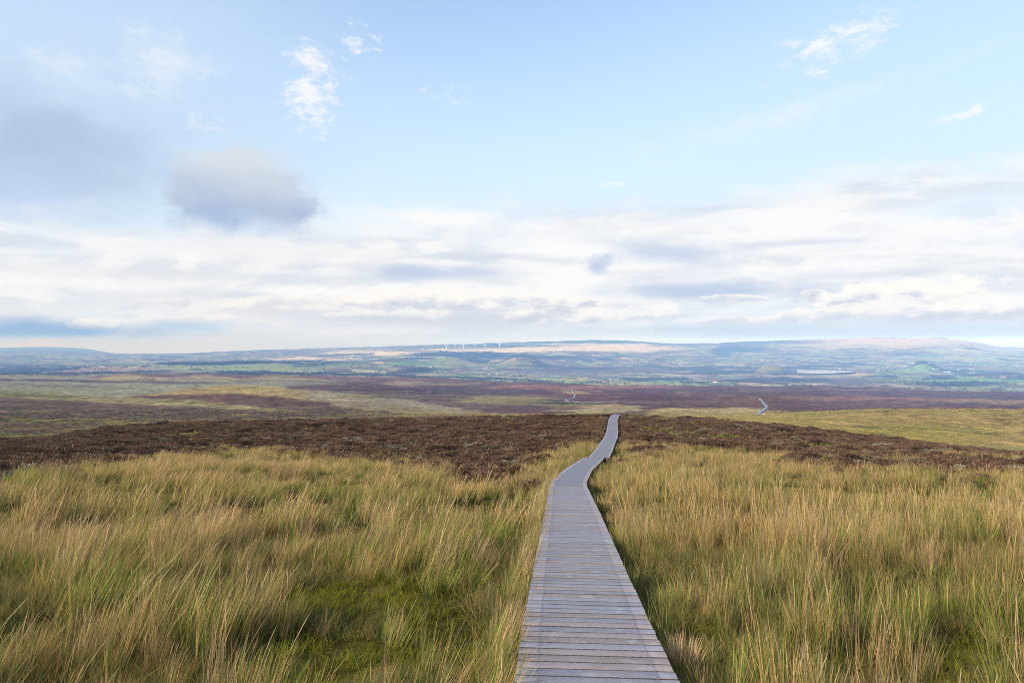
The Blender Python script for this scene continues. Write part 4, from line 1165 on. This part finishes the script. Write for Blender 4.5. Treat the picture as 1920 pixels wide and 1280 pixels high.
for s_ in (-.8, .8): mesh_obj('post', *ring_tube([(s_, .12, -.3), (s_, .12, .85)], [.05, .05], 6), mbeam, bd)

# ------------------------------------------------------------------ air
zmin = float(GZ.min())-30
H0, H1 = zmin, float(GZ.max())+25
hx = 56000
hv = [(x_, y_, z_) for z_ in (H0, H1) for x_, y_ in ((-hx, -3000), (hx, -3000), (hx, 31000), (-hx, 31000))]
mh = bpy.data.materials.new('air'); mh.use_nodes = True; nt = mh.node_tree; nt.nodes.clear()
out = nt.nodes.new('ShaderNodeOutputMaterial'); pv = nt.nodes.new('ShaderNodeVolumePrincipled')
pv.inputs['Color'].default_value = (.25, .48, 1.0, 1); pv.inputs['Density'].default_value = 1.02e-4; pv.inputs['Anisotropy'].default_value = -.25
pv.inputs['Absorption Color'].default_value = (1, 1, 1, 1)
nt.links.new(pv.outputs[0], out.inputs['Volume'])
tag(mesh_obj('haze', hv, [(0, 3, 2, 1), (4, 5, 6, 7), (0, 1, 5, 4), (1, 2, 6, 5), (2, 3, 7, 6), (3, 0, 4, 7)], mh), kind='stuff')

# ------------------------------------------------------------------ light
EXPO = 1.38
SUN_EL, SUN_AZ = 25.0, 240.0      # azimuth clockwise from +Y: to the left, a little behind
el, azr = R(SUN_EL), R(SUN_AZ)
sv = Vector((math.sin(azr)*math.cos(el), math.cos(azr)*math.cos(el), math.sin(el)))
sd = bpy.data.lights.new('sun', 'SUN'); sd.energy = 2.1; sd.angle = R(10); sd.color = (1, .88, .72)
so = bpy.data.objects.new('sun', sd); col.objects.link(so); so.rotation_euler = sv.to_track_quat('Z', 'Y').to_euler()

# ------------------------------------------------------------------ sky
w = bpy.data.worlds.new('World'); scene.world = w; w.use_nodes = True; nt = w.node_tree; nt.nodes.clear()
K = .12
sk = nt.nodes.new('ShaderNodeTexSky'); sk.sky_type = 'NISHITA'; sk.sun_disc = False; sk.sun_elevation = el; sk.sun_rotation = azr
sk.air_density = 1.0; sk.dust_density = 1.2; sk.ozone_density = 1.0; sk.altitude = 600
tcw = nt.nodes.new('ShaderNodeTexCoord'); sp = nt.nodes.new('ShaderNodeSeparateXYZ'); nt.links.new(tcw.outputs['Generated'], sp.inputs[0])
X, Y, Zs = [S(nt, sp.outputs[i]) for i in range(3)]
A = X._m('ARCTAN2', Y)*F                # azimuth, scaled so a degree is as many units as photo pixels at the centre
E = Zs._m('ARCSINE')*F
def P2(px, py):
    u = (px-960)/F; a = math.atan(u); return a*F, math.atan((640-py)/F*math.cos(a))*F
def nz(sx_, sy_, seed, det=5, rough=.55, dist=0.0, ox=None, oy=None):
    a = A if ox is None else A+ox; e = E if oy is None else E+oy
    return noise(nt, combine(nt, a*(1/sx_), e*(1/sy_), seed), 1.0, det, rough, dist)
cc = sk.outputs[0]
KD = K*2**EXPO
def cl_(r_, g_, b_): return tuple(np.array([((c/255+.055)/1.055)**2.4 for c in (r_, g_, b_)])/KD)
def lay(fac, c):
    global cc
    cc = mixc(nt, fac, cc, c if hasattr(c, 'links') else cl_(*c))
def two(f, c0, c1): return mixc(nt, f, cl_(*c0), cl_(*c1))
# thin veil paling the sky towards the horizon
lay((1-E.ss(-40, 760)).pw(1.2)*.93+.15, (221, 237, 250))
wv1 = nz(230, 120, 3.0, 4, .5); wv2 = nz(75, 48, 7.0, 6, .6); wv3 = nz(26, 15, 11.0, 6, .66)
wv4 = nz(90, 50, 19.0, 6, .6); gsh = nz(130, 70, 31.0, 4, .5); cir = nz(60, 22, 37.0, 6, .68, .9)
As = A+(wv1-.5)*260.0+(wv2-.5)*60; Es = E+(nz(230, 120, 23.0, 4, .5)-.5)*170.0+(wv4-.5)*50
def rad(px, py, rx, ry, tilt=0.0, soft=False):
    cx, cy = P2(px, py); a, e = (As, Es) if soft else (A, E)
    dx = a-cx; dy = e-cy
    if tilt: dx, dy = dx*math.cos(tilt)+dy*math.sin(tilt), dy*math.cos(tilt)-dx*math.sin(tilt)
    return ((dx*(1/rx)).pw(2.0)+(dy*(1/ry)).pw(2.0)).sq()
def soft(px, py, rx, ry, tilt=0.0): return 1-rad(px, py, rx, ry, tilt, True).ss(.1, 1.25)
def wisp(px, py, rx, ry, n, amp, lo=.0, hi=.75, tilt=0.0):
    return ((1-rad(px, py, rx, ry, tilt))+(n-.5)*amp).ss(lo, hi)
W = (251, 252, 253)
# pale veil and big soft grey masses on the left
lay(soft(140, 70, 480, 230)*.62, (204, 225, 247))
lay(soft(180, 270, 430, 190)*.55, (200, 221, 245))
lay(wisp(315, 120, 105, 80, wv3*.45+wv2*.55, 3.4, .1, 1.5)*.6, W)
lay(wisp(110, 120, 160, 60, wv2, 4.0, .2, 1.4)*.3, W)
lay(soft(80, 285, 205, 105)*.9, two(gsh.ss(.3, .7), (183, 201, 230), (198, 214, 238)))
lay(soft(40, 395, 190, 70)*.65, (190, 211, 240)); lay(soft(80, 300, 170, 75)*.5, (176, 195, 224))
lay(A.ss(-100, 700)*.4*(1-E.ss(450, 640)), (204, 226, 249))
# wisps
mixn = wv3*.65+wv2*.35
lay(wisp(580, 118, 75, 40, wv3*.55+wv2*.45, 4.6, .12, 1.3, -.35)*.95, W)
lay(wisp(582, 185, 62, 66, mixn, 4.2, .12, 1.0)*.85, W)
lay(wisp(675, 82, 44, 32, wv3, 6.0, .3, 1.4)*.7, W)
lay(wisp(1555, 80, 130, 46, cir*.7+wv3*.3, 5.0, .22, 1.35, .3)*.85, W)
lay(wisp(1630, 85, 70, 20, cir, 5.0, .3, 1.4, .3)*.6, W)
lay(wisp(1812, 212, 62, 13, cir, 4.0, .15, 1.2, .25)*.8, W)
lay(wisp(1480, 215, 420, 42, cir*.6+wv1*.4, 2.6, .1, 1.3, .17)*.42, W)
lay(wisp(840, 182, 230, 34, mixn, 7.0, .75, 2.1)*.45, W)
lay(wisp(385, 230, 50, 24, wv3, 5.0, .3, 1.4)*.35, W)
lay(wisp(1160, 345, 46, 12, wv3, 4.0, .2, 1.2)*.6, W)
# cloud deck above the horizon
s1 = nz(560, 84, 41.0, 6, .52, .5); s2 = nz(330, 40, 47.0, 6, .55, .4); s1b = nz(560, 84, 41.0, 6, .52, .5, oy=-16.0)
top = (wv1-.5)*170.0+(wv4-.5)*60.0-A*.055
deck = 1-(E+top).ss(165, 285)
dk = two(((s1b-s1)*5.0+(s2-.5)*1.4+.62).ss(.15, .85), (216, 222, 233), (252, 250, 250))
lay(deck*(s1*.6+s2*.4).ss(.30, .50)*.95, dk)
lay(deck*.4, (247, 248, 250))
bl1 = nz(170, 62, 91.0, 6, .58, .6); bl2 = nz(190, 56, 97.0, 6, .58, .6)
lay(deck*bl2.ss(.5, .66)*.55, (203, 214, 232)); lay(deck*bl1.ss(.48, .60)*.75, (254, 253, 252))
def lens(px, py, rx, ry, c, k, amp=2.2, tilt=0.0):
    lay(wisp(px, py, rx, ry, s2*.5+wv4*.5, amp, .05, .95, tilt)*k, c)
GY1 = (188, 204, 231); GY2 = (178, 200, 232); WH = (255, 254, 253)
lens(1080, 440, 330, 40, WH, .6); lens(560, 470, 420, 34, (243, 242, 244), .6)
lens(420, 517, 430, 22, (224, 228, 237), .75); lens(800, 512, 230, 26, GY1, .8); lens(1270, 478, 210, 42, GY1, .75, 2.2, -.14); lens(1080, 470, 130, 22, WH, .8)
lens(850, 408, 190, 24, WH, .7); lens(1560, 430, 330, 40, WH, .55); lens(1500, 455, 190, 12, GY1, .5); lens(1520, 500, 420, 20, WH, .8); lens(1180, 500, 300, 14, WH, .7)
lens(1330, 545, 330, 24, GY1, .85); lens(1620, 515, 260, 12, (215, 222, 233), .6); lens(860, 545, 360, 20, WH, .85); lens(560, 545, 200, 12, WH, .6)
lens(480, 575, 330, 24, (245, 241, 240), .75); lens(760, 600, 300, 26, (226, 226, 232), .7); lens(180, 575, 260, 20, (232, 237, 245), .6)
# blue-grey under the deck, low over the hills
lay((1-E.ss(6, 52))*(s2*.5+s1*.5).ss(.34, .6)*.8, (204, 217, 234))
lens(90, 622, 330, 27, (146, 178, 226), 1.0); lens(330, 610, 200, 16, (176, 204, 236), .6); lens(260, 655, 380, 12, (232, 237, 244), .9); lens(640, 632, 420, 14, (224, 228, 236), .6)
lens(1300, 618, 520, 22, (200, 216, 234), .8, 1.6); lens(1780, 622, 420, 18, (212, 226, 240), .75, 1.6); lay((1-E.ss(4, 42))*A.ss(150, 420)*.75, (190, 209, 234))
# sunlit heaps low on the right and centre
lens(900, 596, 460, 36, (212, 217, 230), .85, 1.6); lens(1700, 602, 360, 30, (210, 219, 233), .8, 1.6); lens(560, 590, 240, 18, (218, 223, 234), .6)
hn = nz(105, 48, 83.0, 6, .56); hn2 = nz(105, 48, 83.0, 6, .56, 0, oy=-11.0, ox=12.0)
def heap(px, py, rx, ry, k=1.0, tilt=0.0, amp=2.1):
    e0 = P2(px, py)[1]
    m_ = (((1-rad(px, py, rx, ry, tilt))+(hn-.5)*amp+(wv3-.5)*1.1).ss(.1, .30))*(E-(e0-ry*.75)).ss(-5, 10)
    lay(m_*k, two(((hn2-hn)*4.2+.5+(E-e0)*(.75/ry)).ss(-.2, .9), (208, 213, 227), (255, 252, 247)))
heap(1645, 562, 165, 40, 1.0, .12); heap(1830, 582, 160, 26, .9, .1); heap(1530, 592, 190, 20, .75, .1); heap(1045, 586, 120, 30, 1.0, .1); heap(860, 566, 280, 26, .9); heap(1180, 590, 120, 18, .7); heap(720, 590, 150, 16, .7); heap(1390, 560, 70, 10, .7)
heap(560, 572, 220, 18, .6); heap(185, 608, 40, 12, .7); heap(395, 596, 60, 9, .6)
# the round grey cloud with a flat fading base
body = 1-rad(457, 398, 150, 124)
m_ = (body+(wv4-.5)*.45+(wv2-.5)*.6+(wv3-.5)*.3).ss(.0, .34)*(E+(wv2-.5)*70.0-P2(455, 424)[1]).ss(-26, 28)
dome = (E-P2(455, 352)[1])*(1/62.0)+(gsh-.5)*1.6
lay(m_*.96, two(dome.ss(-1.1, 1.1), (168, 187, 219), (219, 226, 234)))
lay(wisp(1122, 500, 50, 26, wv2, 3.0, .05, 1.1)*.8, (180, 199, 231))
lay(wisp(1125, 484, 40, 12, wv3, 4.0, .2, .9)*.5, (200, 212, 233))
lay(wisp(765, 466, 48, 22, wv2, 3.6, .1, 1.0)*.6, (212, 220, 234)); lay(wisp(690, 462, 50, 12, wv2, 3.6, .2, 1.0)*.5, (212, 220, 234))
bg = nt.nodes.new('ShaderNodeBackground'); nt.links.new(cc, bg.inputs[0]); bg.inputs[1].default_value = K
wo = nt.nodes.new('ShaderNodeOutputWorld'); nt.links.new(bg.outputs[0], wo.inputs[0])
w.cycles.sampling_method = 'MANUAL'; w.cycles.sample_map_resolution = 1024

# ------------------------------------------------------------------ camera and output
cd = bpy.data.cameras.new('camera'); cd.sensor_width = 36; cd.lens = 24; cd.clip_start = .05; cd.clip_end = 200000
cam = bpy.data.objects.new('camera', cd); col.objects.link(cam); cam.location = (0, 0, CAMZ); cam.rotation_euler = (R(90), 0, 0)
scene.camera = cam
vs_ = scene.view_settings; vs_.view_transform = 'Standard'; vs_.look = 'None'; vs_.exposure = EXPO; vs_.gamma = 1
cy = scene.cycles
cy.max_bounces = 6; cy.diffuse_bounces = 2; cy.glossy_bounces = 2; cy.transmission_bounces = 3; cy.transparent_max_bounces = 8; cy.volume_bounces = 0
cy.use_denoising = True; cy.denoiser = 'OPENIMAGEDENOISE'; cy.denoising_input_passes = 'RGB_ALBEDO_NORMAL'; cy.denoising_prefilter = 'NONE'; cy.filter_width = 1.0; cy.use_adaptive_sampling = False
